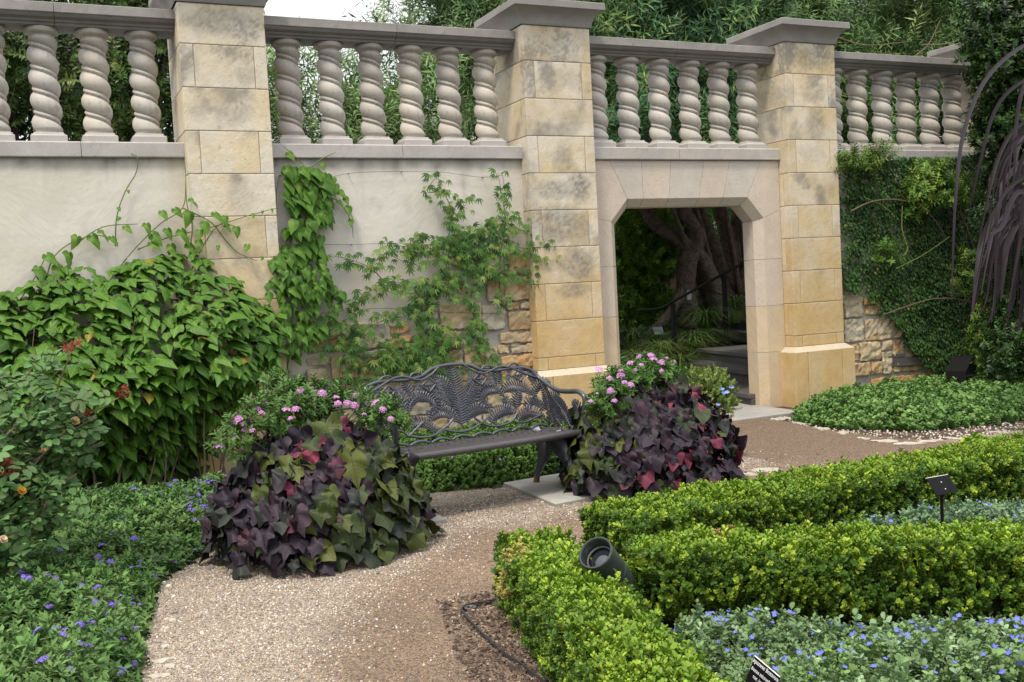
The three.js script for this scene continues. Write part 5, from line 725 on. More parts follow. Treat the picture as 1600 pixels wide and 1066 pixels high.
  const bare = []; for (let i = 0; i < 40; i++) { const x = -0.6 + R() * 1.9, a = V(x, 0, 0.1 + 0.5 * R()), b = V(x + (R() - 0.5) * 0.6, 0.6 + R() * 0.9, 0.1 + 0.5 * R()); bare.push(limb([a, a.clone().lerp(b, 0.5).add(rv(R, 0.1)), b], [0.007, 0.003], 5)); } mesh('woody_stems', merge(bare), M.twig, t);
}
{
  const t = thing('climbing_vine', 'column of large bright heart shaped leaves climbing the stucco beside the cream pillar', 'vine', V(2.1, 0, -0.05)), R = rng(43), list = [];
  const cx = [[420, 560, 85], [450, 520, 105], [480, 465, 120], [470, 445, 110], [465, 420, 95], [462, 390, 80], [478, 360, 62], [485, 335, 60], [485, 310, 72], [482, 290, 72], [478, 275, 66], [472, 262, 46]];
  for (let i = 0; i < cx.length - 1; i++) { const [u0, v0, w0] = cx[i], [u1, v1, w1] = cx[i + 1], n = i < 5 ? 60 : 26; for (let k = 0; k < n; k++) { const q = R(), u = mix(u0, u1, q) + (R() - 0.5) * mix(w0, w1, q), v = mix(v0, v1, q), low = i < 4; const p = onZ(u, v, ST + 0.06 + R() * (low ? 0.22 : 0.13)); list.push({ m: pose(p, V((R() - 0.4) * 1.1, -1, 0.55).normalize(), V(0, 0.55, 0.85).add(rv(R, 0.35)).normalize(), (low ? 0.055 : 0.085) + 0.04 * R()), g: Math.floor(R() * 3), k: Math.floor(R() * R() * 4.4), front: R() + p.z * 3 }); } }
  for (const [u, v] of [[525, 290], [532, 300], [540, 310], [545, 325], [520, 280], [530, 315], [548, 345], [447, 262], [452, 240], [505, 256]]) list.push({ m: pose(onZ(u, v, ST + 0.07), V((R() - 0.3) * 1.1, -1, 0.4).normalize(), V(0, 0.45, 0.9).add(rv(R, 0.3)).normalize(), 0.06 + 0.03 * R()), g: 0, k: 3, front: 2 });
  bigLeaves(t, list, heartLeaves, vineM, 260);
  const z = ST + 0.06, P = (u, v) => onZ(u, v, z); mesh('stems', merge([[[440, 640], [455, 520], [460, 420], [480, 330], [478, 265], [450, 235], [442, 228]], [[470, 300], [515, 285], [540, 312], [552, 345]], [[478, 270], [500, 250], [525, 238]], [[490, 340], [520, 310], [548, 345], [552, 372]]].map((l) => limb(l.map(([u, v]) => P(u, v)), [0.007, 0.0025], 5))), M.green, t);
}
// ---------------------------------------------------------------- fine leaved climber over the bench wall
{
  const t = thing('fine_leaved_vine', 'straggling fine leaved vine spread over the stucco and stones behind the bench', 'vine', V(3.1, 0, -0.1)), R = rng(47);
  const palm = [0, 1, 2].map((s) => { const gb = new GB(), Q = rng(60 + s); for (const [a, l] of [[0, 1], [-0.5, 0.9], [0.5, 0.9], [-1.05, 0.7], [1.05, 0.7]]) { const d = V(Math.sin(a), Math.cos(a), -0.15 - 0.2 * Q()).normalize(); leaflet(gb, V(0, 0, 0), d, V(0, 0.1, 1), l * (0.85 + 0.3 * Q()), 0.215 * l, [1, 1, 1].map(() => 0.85 + 0.3 * Q()), 0.06, 0.42); } return gb.geo(); });
  const mats = [[0.065, 0.155, 0.03], [0.09, 0.20, 0.035], [0.135, 0.25, 0.045], [0.045, 0.115, 0.03], [0.2, 0.29, 0.07]].map((c) => leafMat(c, 0.55, 0.3, { vertexColors: true })), list = [], stems = [];
  const path = (l, dens, wid, size = 0.07) => { const pts = l.map(([u, v]) => onZ(u, v, ST + 0.05 + 0.03 * R())); stems.push(limb(pts, [0.005, 0.002], 5)); const c = new THREE.CatmullRomCurve3(pts), n = Math.round(c.getLength() * dens); for (let i = 0; i < n; i++) { const p = c.getPointAt((i + R()) / n).add(V((R() - 0.5) * wid, (R() - 0.5) * wid, 0.02 + R() * 0.1)), s = size * (0.65 + 0.7 * R()); list.push({ m: pose(p, V((R() - 0.5) * 1.8, -0.8 - 0.4 * R(), 0.5).normalize(), V(0, 0.5, 0.8).add(rv(R, 0.6)).normalize(), s), g: Math.floor(R() * 3), k: Math.floor(Math.pow(R(), 1.6) * 5), front: R() }); } };
  for (const l of [[[780, 480], [782, 400], [790, 350], [785, 310], [778, 270]], [[780, 350], [740, 370], [690, 380], [640, 385], [600, 385], [580, 400]], [[700, 375], [705, 330], [690, 300], [668, 300], [680, 280], [695, 285]], [[705, 340], [715, 320], [735, 315]], [[785, 345], [815, 360], [840, 378], [868, 392]], [[770, 350], [790, 380], [835, 395], [840, 420]], [[690, 380], [720, 410], [760, 420], [800, 430], [840, 425]], [[740, 380], [750, 420], [735, 470], [745, 510], [735, 550]], [[650, 385], [640, 410], [612, 400]], [[700, 400], [690, 440], [650, 450], [610, 440], [570, 460], [540, 480]], [[600, 440], [580, 420], [545, 405], [520, 400]], [[690, 440], [640, 480], [600, 500], [560, 520], [530, 540]], [[640, 480], [660, 520], [640, 550], [600, 560], [570, 590], [545, 570]], [[660, 520], [700, 530], [740, 520], [760, 560], [770, 580]], [[560, 520], [540, 550], [530, 590], [540, 610]], [[660, 450], [660, 490], [690, 510], [660, 560], [690, 575]], [[480, 480], [500, 520], [540, 500], [560, 480]], [[490, 540], [530, 530], [560, 560], [600, 560]], [[600, 560], [640, 575], [690, 570], [730, 575]]]) path(l, 70, 0.17);
  for (const l of [[[700, 375], [740, 372], [780, 355]], [[700, 400], [740, 410], [770, 400]], [[640, 385], [700, 390], [760, 385]], [[600, 540], [650, 545], [700, 540]], [[600, 575], [640, 560], [680, 550]], [[640, 460], [690, 450], [730, 450]]]) path(l, 150, 0.26);
  bigLeaves(t, list, palm, mats, 300);
  mesh('stems', merge(stems), M.twig, t);
}
// ---------------------------------------------------------------- sweet potato vine mounds with pink flowers
const dark = [[0.042, 0.030, 0.046], [0.052, 0.037, 0.056], [0.032, 0.026, 0.036], [0.042, 0.05, 0.046], [0.058, 0.034, 0.05]], olive = [[0.095, 0.125, 0.028], [0.06, 0.09, 0.032], [0.125, 0.15, 0.03], [0.045, 0.062, 0.036]], reds = [[0.22, 0.045, 0.085], [0.3, 0.06, 0.10], [0.12, 0.035, 0.06]];
const potM = [...dark, ...olive, ...reds].map((c) => leafMat(c.map((x) => x * 0.85), 0.55, 0.12, { map: veinB, specularIntensity: 0.45 }));
const pinkHead = [3, 4, 5].map((s) => clusterHead(s, 22, 0.26, 1, 0.9, [1, 1, 1], [0.72, 0.6, 0.85]));
const pinkM = leafMat([0.66, 0.33, 0.62], 0.8, 0.2, { vertexColors: true });
const lantTuft = [1, 2, 3].map((s) => sprig(s * 23, { n: 14, leaf: 0.5, w: 0.2, spread: 0.95, from: 0.2, lift: 0.3, fold: 0.12, vary: 0.15, stem: 0.012, bend: 0.3, droop: 0.1 }));
function potato(label, c, rx, rz, h, pick, seed, n, pitch) {
  const t = thing('sweet_potato_plant', label, 'plant', V(c[0], 0, c[1])), R = rng(seed), list = [], stems = [];
  for (let i = 0; i < n; i++) {
    const az = R() * 6.283, el = Math.asin(clamp(R() * 1.02 - 0.02)), lay = R() < 0.38 ? 0.68 + 0.2 * R() : 0.94 + 0.12 * R(), bul = 1 + 0.16 * fbm(Math.cos(az) * 2 + seed, Math.sin(az) * 2, el * 2), low = 1 + 0.1 * (1 - Math.sin(el));
    const n0 = V(Math.cos(az) * Math.cos(el), Math.sin(el), Math.sin(az) * Math.cos(el)), p = V(c[0] + n0.x * rx * lay * bul * low, 0.07 + Math.pow(n0.y, 0.8) * (h - 0.07) * lay * (0.5 + 0.5 * bul), c[1] + n0.z * rz * lay * bul * low);
    const out = V(n0.x, 0, n0.z).normalize(), face = n0.clone().addScaledVector(UP, 1.05).add(rv(R, 0.75)).normalize(), tip = out.clone().multiplyScalar(0.85).addScaledVector(UP, -0.5 - 0.5 * Math.cos(el)).add(rv(R, 0.75)).normalize(), s = (0.068 + 0.056 * R()) * (R() < 0.1 ? 1.25 : 1) * (lay < 0.95 ? 0.9 : 1) * (R() < 0.15 ? 0.65 : 1);
    const toEye = EYE.clone().sub(p).normalize().dot(n0);
    list.push({ m: pose(p.addScaledVector(tip, -0.3 * s), tip, face, s), g: Math.floor(R() * 4), k: pick(p, R, lay < 0.95), front: (lay < 0.95 ? 0 : 1) + toEye });
    if (i % 6 === 0) stems.push(limb([V(c[0] + n0.x * 0.05, 0, c[1] + n0.z * 0.05), V(c[0] + n0.x * rx * 0.4, Math.min(h * 0.75, 0.2 + p.y * 0.8), c[1] + n0.z * rz * 0.4), p.clone()], [0.007, 0.004], 5));
  }
  bigLeaves(t, list, potatoLeaves, potM, 300); mesh('stems', merge(stems), std([0.05, 0.03, 0.035], 0.7), t);
  return t;
}
const D = (R) => Math.floor(R() * 5), G = (R) => 5 + Math.floor(R() * 4), RD = (R) => 9 + Math.floor(R() * 3);
const c1 = [1.40, 2.80], c2 = [3.80, 2.52];
potato('large mound of dark purple and olive sweet potato leaves left of the bench', c1, 0.57, 0.53, 0.70, (p, R, deep) => { const s = RT.dot(V(p.x - c1[0], 0, p.z - c1[1])), q = smooth(-0.1, 0.32, s + 0.5 * noise(p.x * 5, p.y * 5, p.z * 5) + 0.1 * (p.y - 0.4)); return R() < q * 0.8 ? G(R) : R() < 0.03 ? RD(R) : R() < 0.09 ? G(R) : D(R); }, 71, 1250);
potato('dark purple sweet potato mound with crimson young leaves right of the bench', c2, 0.57, 0.53, 0.72, (p, R, deep) => { const s = RT.dot(V(p.x - c2[0], 0, p.z - c2[1])), q = smooth(-0.15, -0.42, s + 0.2 * noise(p.x * 6, p.y * 6, p.z * 6)); if (R() < q * 0.5) return G(R); const red = smooth(0.0, 0.35, s) * 0.17 + 0.03; return R() < red ? RD(R) : R() < 0.12 ? G(R) : D(R); }, 72, 1250);
function pinks(label, spots, seed, heads, tone) {
  const c = spots.reduce((s, q) => s.add(q[0]), V(0, 0, 0)).multiplyScalar(1 / spots.length), t = thing('pink_flower_plant', label, 'flowering plant', V(c.x, 0, c.z)), R = rng(seed), sets = [[], [], []], cols = [[], [], []], st = [];
  for (const [p, r, n] of spots) for (let i = 0; i < n; i++) { const d = rv(R).normalize(), q = p.clone().addScaledVector(d, r * Math.cbrt(R())), dir = d.multiplyScalar(0.5).addScaledVector(UP, 0.6).add(rv(R, 0.5)).normalize(), k = Math.floor(R() * 3); sets[k].push(pose(q, dir, rv(R), 0.06 + 0.04 * R())); const b = 0.8 + 0.4 * R(); cols[k].push(tone.map((x) => x * b)); if (i % 12 === 0) st.push(limb([V(c.x, 0.3, c.z), V(mix(c.x, q.x, 0.6), mix(0.3, q.y, 0.7), mix(c.z, q.z, 0.6)), q], [0.005, 0.002], 5)); }
  lantTuft.forEach((g, k) => copies('foliage', g, M.foliage, sets[k], cols[k], t)); mesh('stems', merge(st), M.green, t);
  for (const [u, v, z, s = 1] of heads) { const p = onZ(u, v, z), d = UP.clone().addScaledVector(fwd, -0.45).add(rv(R, 0.45)).normalize(); placed('pink_flower_head', pinkHead[Math.floor(R() * 3)], pinkM, t, pose(p, d, rv(R), 0.026 * s * (0.8 + 0.4 * R()))); }
  return t;
}
const at = (u, v, z) => onZ(u, v, z);
// pose puts the tip along +y, so flower heads face along their direction
pinks('pink flowered bush rising behind the large left purple mound', [[at(520, 640, 2.75), 0.08, 34], [at(460, 650, 2.8), 0.10, 50], [at(415, 655, 2.85), 0.09, 40], [at(575, 640, 2.75), 0.07, 26], [at(380, 680, 2.9), 0.08, 34], [at(440, 628, 2.65), 0.10, 50], [at(490, 625, 2.65), 0.09, 44], [at(355, 705, 2.95), 0.05, 14], [at(430, 605, 2.6), 0.05, 16], [at(600, 650, 2.86), 0.08, 40], [at(618, 664, 2.9), 0.05, 16]], 81,
  [[343, 700, 3.0], [371, 657, 2.95], [393, 655, 2.95, 0.9], [381, 664, 2.95, 0.8], [402, 639, 2.9], [412, 633, 2.85], [409, 646, 2.95, 0.8], [382, 673, 2.95, 0.7], [394, 673, 3, 0.6], [447, 642, 2.95, 1.2], [462, 640, 2.95, 1.1], [469, 611, 2.85], [503, 615, 2.85, 1.1], [525, 622, 2.85, 0.9], [528, 631, 2.9, 0.9], [543, 630, 2.85, 1.1], [556, 618, 2.8, 0.9], [554, 634, 2.85], [575, 624, 2.8, 0.9], [569, 648, 2.9, 0.7], [598, 640, 3.0, 0.9], [586, 630, 2.95], [610, 655, 3.02, 0.7], [454, 655, 3, 0.8], [366, 684, 2.98, 0.7], [417, 612, 2.7, 0.7]], [0.10, 0.20, 0.045]);
pinks('pink flowered bush on top of the purple mound right of the bench', [[at(985, 605, 2.6), 0.12, 90], [at(1020, 595, 2.6), 0.12, 90], [at(950, 625, 2.65), 0.10, 60], [at(1045, 600, 2.55), 0.09, 50], [at(1005, 580, 2.5), 0.08, 40], [at(960, 605, 2.5), 0.07, 30], [at(940, 640, 2.7), 0.06, 20]], 82,
  [[999, 558, 2.7, 1.1], [1017, 556, 2.65], [1021, 563, 2.7, 1.1], [1035, 567, 2.7, 1.1], [1052, 567, 2.65, 0.9], [985, 568, 2.75, 1.1], [1002, 571, 2.75, 0.7], [993, 578, 2.75, 0.6], [935, 578, 2.8], [970, 580, 2.8, 0.8], [970, 587, 2.8, 0.9], [953, 592, 2.8], [976, 598, 2.85, 1.0], [985, 602, 2.85, 0.9], [954, 611, 2.9, 0.9], [960, 627, 2.95, 1.0], [923, 628, 2.85, 0.7], [1041, 560, 2.6, 0.6], [1034, 580, 2.75, 0.6], [933, 615, 2.85, 0.5], [1075, 602, 2.6, 0.6]], [0.10, 0.20, 0.045]);
{ // pale feathery bush behind the right mound
  const t = thing('blue_flower_bush', 'pale lime feathery bush with a few blue flowers beside the archway', 'bush', at(1110, 640, 2.1).setY(0)), R = rng(83), sets = [[], [], []], cols = [[], [], []];
  for (const [u, v, r, n] of [[1100, 615, 0.17, 240], [1080, 635, 0.14, 120], [1125, 625, 0.12, 110], [1105, 650, 0.15, 140], [1120, 605, 0.1, 60]]) for (let i = 0; i < n; i++) { const d = rv(R).normalize(), q = at(u, v, 2.1).addScaledVector(d, r * Math.cbrt(R())), k = Math.floor(R() * 3); sets[k].push(pose(q, d.multiplyScalar(0.6).addScaledVector(UP, 0.7).add(rv(R, 0.4)).normalize(), rv(R), 0.09)); const b = 0.8 + 0.4 * R(); cols[k].push([0.22 * b, 0.30 * b, 0.07 * b]); }
  daze.forEach((g, k) => copies('foliage', g, M.foliage, sets[k], cols[k], t));
  const lb = leafMat([0.25, 0.34, 0.85], 0.8, 0.2, { vertexColors: true }); for (const [u, v] of [[1128, 608], [1136, 613], [1131, 614], [1122, 632], [1143, 605]]) placed('blue_flower', blueFlower[0], lb, t, pose(at(u, v, 2.25), UP.clone().addScaledVector(fwd, -0.7), rv(R), 0.02));
}
// ---------------------------------------------------------------- rose bush at the left edge
{
  const t = thing('rose_bush', 'sparse grey green rose bush with red young shoots at the left edge', 'rose bush', V(-0.55, 0, 3.3)), R = rng(91), canes = [], sets = [[], []], cols = [[], []];
  const comp = [0, 1].map((s) => { const gb = new GB(), Q = rng(95 + s); for (const [y, a] of [[0.95, 0], [0.6, 1.1], [0.6, -1.1], [0.25, 1.25], [0.25, -1.25]]) ovalLeaf(gb, V(0, y * 0.7, -0.1 * y), V(Math.sin(a), Math.cos(a), -0.2 + 0.3 * Q()).normalize(), V(0.2 * Q(), 0, 1), 0.56, 0.32, [0.9 + 0.2 * Q(), 0.9 + 0.2 * Q(), 1], 0.1); leaflet(gb, V(0, 0, 0), V(0, 1, -0.1).normalize(), V(0, 0, 1), 0.8, 0.025, [0.8, 0.9, 0.5]); return gb.geo(); });
  const red = []; const tips = [[110, 552, 3.0], [188, 620, 3.05], [128, 645, 3.1], [60, 560, 2.8], [20, 600, 3.0], [150, 650, 3.1], [12, 740, 3.4], [80, 700, 3.2], [40, 650, 3.2], [160, 690, 3.1], [100, 620, 2.9], [30, 830, 3.5], [75, 780, 3.3], [10, 690, 3.2], [-30, 620, 3.0], [-40, 720, 3.3], [120, 740, 3.2], [40, 590, 2.8], [90, 580, 2.9], [-10, 800, 3.5]];
  tips.forEach(([u, v, z], i) => { const e = onZ(u, v, z), a = V(-0.6 + (R() - 0.5) * 0.5, 0, 3.25 + (R() - 0.5) * 0.5), m = a.clone().lerp(e, 0.55).add(V((R() - 0.5) * 0.25, 0.15, (R() - 0.5) * 0.2)); canes.push(limb([a, m, e], [0.008, 0.0035], 6)); const c = new THREE.CatmullRomCurve3([a, m, e]);
    for (let k = 0; k < 22; k++) { const q = 0.22 + 0.78 * R(), p = c.getPoint(q).add(rv(R, 0.11)), d = V(R() - 0.5, 0.1 + 0.5 * R() - 0.3, R() - 0.35).normalize(), g = Math.floor(R() * 2); sets[g].push(pose(p, d, UP.clone().multiplyScalar(0.9).add(V(0, 0, 0.5)).add(rv(R, 0.5)).normalize(), 0.072 + 0.05 * R())); const b = 0.75 + 0.5 * R(); cols[g].push([0.1 * b, 0.195 * b, 0.062 * b]); }
    if ([0, 1, 2, 6].includes(i)) for (let k = 0; k < 8; k++) red.push(pose(e.clone().add(rv(R, 0.03)).add(V(0, 0.02 * k / 4, 0)), V(R() - 0.5, R() * 0.6, R() - 0.3).normalize(), V(0, 0.7, 0.7).add(rv(R, 0.5)), 0.026 + 0.022 * R())); });
  for (const [u, v, r, n] of [[40, 620, 0.2, 16], [90, 660, 0.2, 16], [20, 700, 0.22, 20], [60, 760, 0.24, 24], [20, 800, 0.22, 20], [120, 680, 0.16, 10]]) for (let k = 0; k < n; k++) { const p = onZ(u, v, 3.1).addScaledVector(rv(R).normalize(), r * Math.cbrt(R())), g = k % 2; sets[g].push(pose(p, V(R() - 0.5, -0.1 + 0.5 * (R() - 0.5), R() - 0.3).normalize(), UP.clone().add(V(0, 0, 0.5)).add(rv(R, 0.5)).normalize(), 0.072 + 0.05 * R())); const b = 0.75 + 0.5 * R(); cols[g].push([0.095 * b, 0.185 * b, 0.06 * b]); }
  comp.forEach((g, k) => copies('foliage', g, M.foliage, sets[k], cols[k], t)); mesh('canes', merge(canes), M.twig, t);
  copies('red_shoots', comp[0], leafMat([0.2, 0.035, 0.02], 0.5, 0.25, { vertexColors: true }), red, null, t);
  const gb = new GB(), Q = rng(5); for (let i = 0; i < 14; i++) floret(gb, V(0, -0.2 * i / 14, 0), V(Math.sin(i * 2.4) * 0.5, 1, Math.cos(i * 2.4) * 0.5).normalize(), 1 - i * 0.02, 3, [1, 0.9 + 0.1 * Q(), 0.8], 0.5); const rose = gb.geo();
  for (const [u, v, z, c, s] of [[117, 658, 3.15, [0.7, 0.58, 0.35], 0.022], [34, 767, 3.45, [0.75, 0.45, 0.06], 0.019], [5, 843, 3.6, [0.7, 0.6, 0.48], 0.018], [68, 704, 3.3, [0.5, 0.25, 0.16], 0.011]]) placed('rose_bloom', rose, leafMat(c, 0.7, 0.2, { vertexColors: true }), t, pose(onZ(u, v, z), V(0.3, 0.6, 0.7).normalize(), V(1, 0, 0), s));
}
// ---------------------------------------------------------------- creeping fig on the right wall
{
  const t = thing('creeping_fig', 'dense sheet of small dark creeping fig leaves on the right hand wall', 'climbing plant', V(9.4, 0, -0.1)), R = rng(101), ms = [], cs = [];
  const gb = new GB(); leaflet(gb, V(0, 0, 0), V(0, 1, 0), V(0, 0, 1), 1, 0.72, [1, 1, 1], 0.1, 0.4); const g = gb.geo();
  const low = [[7.9, 1.35], [8.15, 1.2], [8.45, 1.05], [8.75, 0.85], [8.95, 0.55], [9.2, 0.3], [9.5, 0.1], [12, 0]];
  for (let i = 0; i < 62000; i++) {
    const x = 7.965 + R() * 3.3, y = R() * 2.68; if (y < lerpTab(low, x) + 0.07 * noise(x * 9, y * 9) || (x < 8.12 && R() < 0.25 + 0.4 * noise(y * 4, 3))) continue;
    const cov = 0.46 + 1.25 * fbm(x * 3.2, y * 2.2, 5) + 0.5 * fbm(x * 11, y * 9, 2) + 0.32 * smooth(8.6, 9.6, x) - 0.22 * smooth(1.4, 1.0, y) * smooth(9, 8.3, x); if (R() > cov * 1.7) continue;
    const th = 0.02 + 0.12 * clamp(fbm(x * 2, y * 2, 8) + 0.25) + 0.05 * R(), p = V(x, y, (x > 10.33 ? 0.0 : ST) + th);
    ms.push(pose(p, V((R() - 0.5) * 1.2, -1, 0.35 + 0.4 * R()).normalize(), V(0.1, 0.5, 0.8).add(rv(R, 0.5)).normalize(), 0.027 + 0.02 * R())); const b = 0.6 + 0.8 * R(); cs.push(R() < 0.02 ? [0.24, 0.22, 0.06] : mix3([0.035, 0.09, 0.025], [0.06, 0.14, 0.03], clamp(0.4 + fbm(x * 3, y * 3, 1) * 2)).map((k) => k * b));
  }
  copies('foliage', g, M.foliage, ms, cs, t);
  const P = (l, z) => l.map(([u, v]) => onZ(u, v, z)); for (const g of [limb(P([[1330, 330], [1360, 316], [1400, 312], [1435, 322], [1462, 345], [1480, 375]], 0.04), [0.009, 0.006], 6), limb(P([[1380, 492], [1420, 478], [1460, 467], [1510, 470], [1560, 488]], 0.05), [0.006, 0.007], 6), limb(P([[1505, 480], [1530, 440], [1520, 380], [1500, 330]], 0.1), [0.012, 0.006], 6)]) mesh('bare_branch', g, M.twig, t);
  mesh('green_shoots', merge([limb(P([[1410, 322], [1410, 360], [1418, 390], [1412, 400]], 0.03), [0.004, 0.003], 5), limb(P([[1484, 370], [1440, 400], [1400, 420]], 0.05), [0.004, 0.003], 5), limb(P([[1350, 308], [1385, 325], [1398, 340]], 0.03), [0.004, 0.003], 5)]), std([0.25, 0.28, 0.07], 0.7), t);
}
const nandina = [1, 2].map((s) => sprig(s * 29, { n: 16, leaf: 0.3, w: 0.1, spread: 1, from: 0.25, lift: 0.2, fold: 0.06, stem: 0.012, bend: 0.3, droop: 0.25 }));
function sprays(name, label, cat, list, seed, cols, geos, size, mat = M.foliage, base, group) {   // list: centre, radius [x,y,z], count
  const t = thing(name, label, cat, base, group), R = rng(seed), sets = geos.map(() => []), cc = geos.map(() => []);
  for (const [p, r, n, w = 0.5] of list) { const br = 0.75 + 0.5 * R(); for (let i = 0; i < n; i++) { const d = rv(R).normalize(), q = V(p.x + d.x * r[0] * Math.cbrt(R()), p.y + d.y * r[1] * Math.cbrt(R()), p.z + d.z * r[2] * Math.cbrt(R())), k = Math.floor(R() * geos.length); sets[k].push(pose(q, d.clone().multiplyScalar(w).addScaledVector(UP, 0.45).add(rv(R, 0.6)).normalize(), UP.clone().add(rv(R, 0.6)), size * (0.7 + 0.6 * R()))); const c = cols[Math.floor(R() * cols.length)], b = br * (0.75 + 0.5 * R()); cc[k].push(c.map((x) => x * b)); } }
  geos.forEach((g, k) => copies('foliage', g, mat, sets[k], cc[k], t)); return t;
}
sprays('heavenly_bamboo', 'light green feathery shrub growing up through the creeping fig', 'shrub', [[at(1455, 285, 0.1), [0.22, 0.2, 0.12], 150], [at(1490, 300, 0.15), [0.2, 0.16, 0.12], 110], [at(1430, 310, 0.05), [0.16, 0.14, 0.1], 70], [at(1520, 430, 0.25), [0.16, 0.3, 0.14], 110], [at(1540, 500, 0.3), [0.16, 0.3, 0.14], 110], [at(1530, 560, 0.3), [0.14, 0.2, 0.14], 60], [at(1350, 255, 0.0), [0.12, 0.08, 0.08], 50], [at(1378, 245, 0.0), [0.1, 0.08, 0.08], 40], [at(1325, 258, 0.02), [0.1, 0.07, 0.07], 40], [at(1385, 400, 0), [0.1, 0.1, 0.06], 24]], 111, [[0.13, 0.24, 0.035], [0.2, 0.3, 0.06], [0.09, 0.19, 0.03]], nandina, 0.15, M.foliage, V(9.4, 0, 0.1));
// ---------------------------------------------------------------- dark shrub and purple grass at the right edge
const oval = [1, 2, 3].map((s) => sprig(s * 31, { n: 16, leaf: 0.34, w: 0.17, spread: 0.95, from: 0.15, lift: 0.25, fold: 0.12, stem: 0.015, bend: 0.3, vary: 0.25 }));
{
  const L = []; const R = rng(121); for (const [u, v, r, n] of [[1590, 20, 0.55, 420], [1620, 90, 0.6, 480], [1570, 100, 0.35, 240], [1600, 170, 0.5, 380], [1560, 190, 0.26, 150], [1545, 230, 0.2, 90], [1560, 45, 0.36, 230], [1625, 250, 0.5, 300], [1610, 340, 0.45, 260], [1600, 430, 0.42, 240], [1605, 520, 0.42, 240], [1570, 350, 0.3, 110], [1540, 25, 0.26, 130], [1660, 400, 0.5, 200], [1580, 560, 0.3, 150], [1545, 130, 0.16, 50], [1530, 70, 0.14, 40]]) L.push([at(u, v, 0.7 + 0.3 * R()), [r, r, r * 0.8], n]);
  const t = sprays('dark_evergreen_tree', 'dark small leaved evergreen tree hanging over the right end of the wall', 'tree', L, 122, [[0.03, 0.075, 0.018], [0.045, 0.105, 0.022], [0.07, 0.14, 0.03], [0.025, 0.055, 0.02]], oval, 0.16, M.glossy, at(1620, 590, 0.6).setY(0));
  const b = at(1630, 600, 0.6).setY(0), P = (u, v, z = 0.7) => at(u, v, z); mesh('trunk', merge([limb([b, P(1625, 480), P(1615, 300), P(1610, 120), P(1600, 0)], [0.07, 0.055, 0.04, 0.02], 9, 0.15, 2), limb([P(1615, 300), P(1585, 220), P(1560, 190)], [0.03, 0.01], 6, 0.1), limb([P(1612, 180), P(1580, 90), P(1550, 40)], [0.03, 0.008], 6, 0.1), limb([P(1620, 420), P(1590, 380), P(1570, 350)], [0.025, 0.008], 6, 0.1)]), M.bark, t);
}
{
  const base = at(1690, 420, 2.6), t = thing('purple_grass', 'tall arching dark purple strap leaves hanging down at the right edge', 'ornamental grass', V(base.x, 0, base.z)), R = rng(131);
  const col = [[0.018, 0.013, 0.016], [0.013, 0.009, 0.012], [0.010, 0.007, 0.008], [0.036, 0.030, 0.037]].map((c) => leafMat(c, 0.55, 0.1, { specularIntensity: 0.25 }));
  const blade = (l, w) => { const pts = l.map(([u, v, z]) => at(u, v, z)), c = new THREE.CatmullRomCurve3(pts), gb = new GB(), n = 26, tw = (R() - 0.5) * 1.6; for (let i = 0; i <= n; i++) { const q = i / n, p = c.getPoint(q), T = c.getTangent(q), S = T.clone().cross(fwd).normalize().applyAxisAngle(T, tw * q + 0.4), N = S.clone().cross(T), hw = w * 0.5 * Math.pow(Math.sin(Math.PI * clamp(0.12 + 0.86 * q)), 0.6); for (const [a, d] of [[-1, 0], [0, 0.3], [1, 0]]) { const v = p.clone().addScaledVector(S, a * hw).addScaledVector(N, d * hw); gb.v(v.x, v.y, v.z, a, q * 4); } } for (let i = 0; i < n; i++) for (const k of [0, 1]) { const a = i * 3 + k; gb.quad(a, a + 1, a + 4, a + 3); } mesh('blade', gb.geo(), col[Math.floor(R() * 4)], t); };
  blade([[1740, 60, 2.4], [1620, 62, 2.6], [1545, 118, 2.7], [1508, 200, 2.8], [1494, 300, 2.9], [1487, 470, 2.9]], 0.034);
  blade([[1740, 100, 2.4], [1630, 112, 2.6], [1562, 160, 2.7], [1530, 260, 2.8], [1512, 345, 2.8]], 0.03);
  for (let i = 0; i < 40; i++) { const q = Math.pow(R(), 0.6), a = 1525 + 85 * q, far = R() < 0.25, v0 = (far ? 110 : 170) + 190 * R(), v1 = v0 + 120 + R() * 200, z = 2.1 + R() * 1.1, d = -6 - R() * 34, ap = far ? 30 + R() * 40 : 70 + R() * 90; blade([[1760 + R() * 60, v0 - 40 + R() * 260, 2.4], [a + ap, v0 - 10 + R() * 40, z], [a + ap * 0.35, v0 + 6 + R() * 20, z], [a, v0 + 62, z], [a + d * 0.45, mix(v0, v1, 0.58), z + 0.05], [a + d, Math.min(v1, 505), z + 0.08]], 0.014 + 0.04 * R() * R() + (i % 5 === 0 ? 0.02 : 0)); }
  mesh('stem', limb([V(base.x, 0, base.z), base.clone(), base.clone().add(V(0, 0.5, 0))], [0.05, 0.04, 0.02], 8), M.twig, t);
}
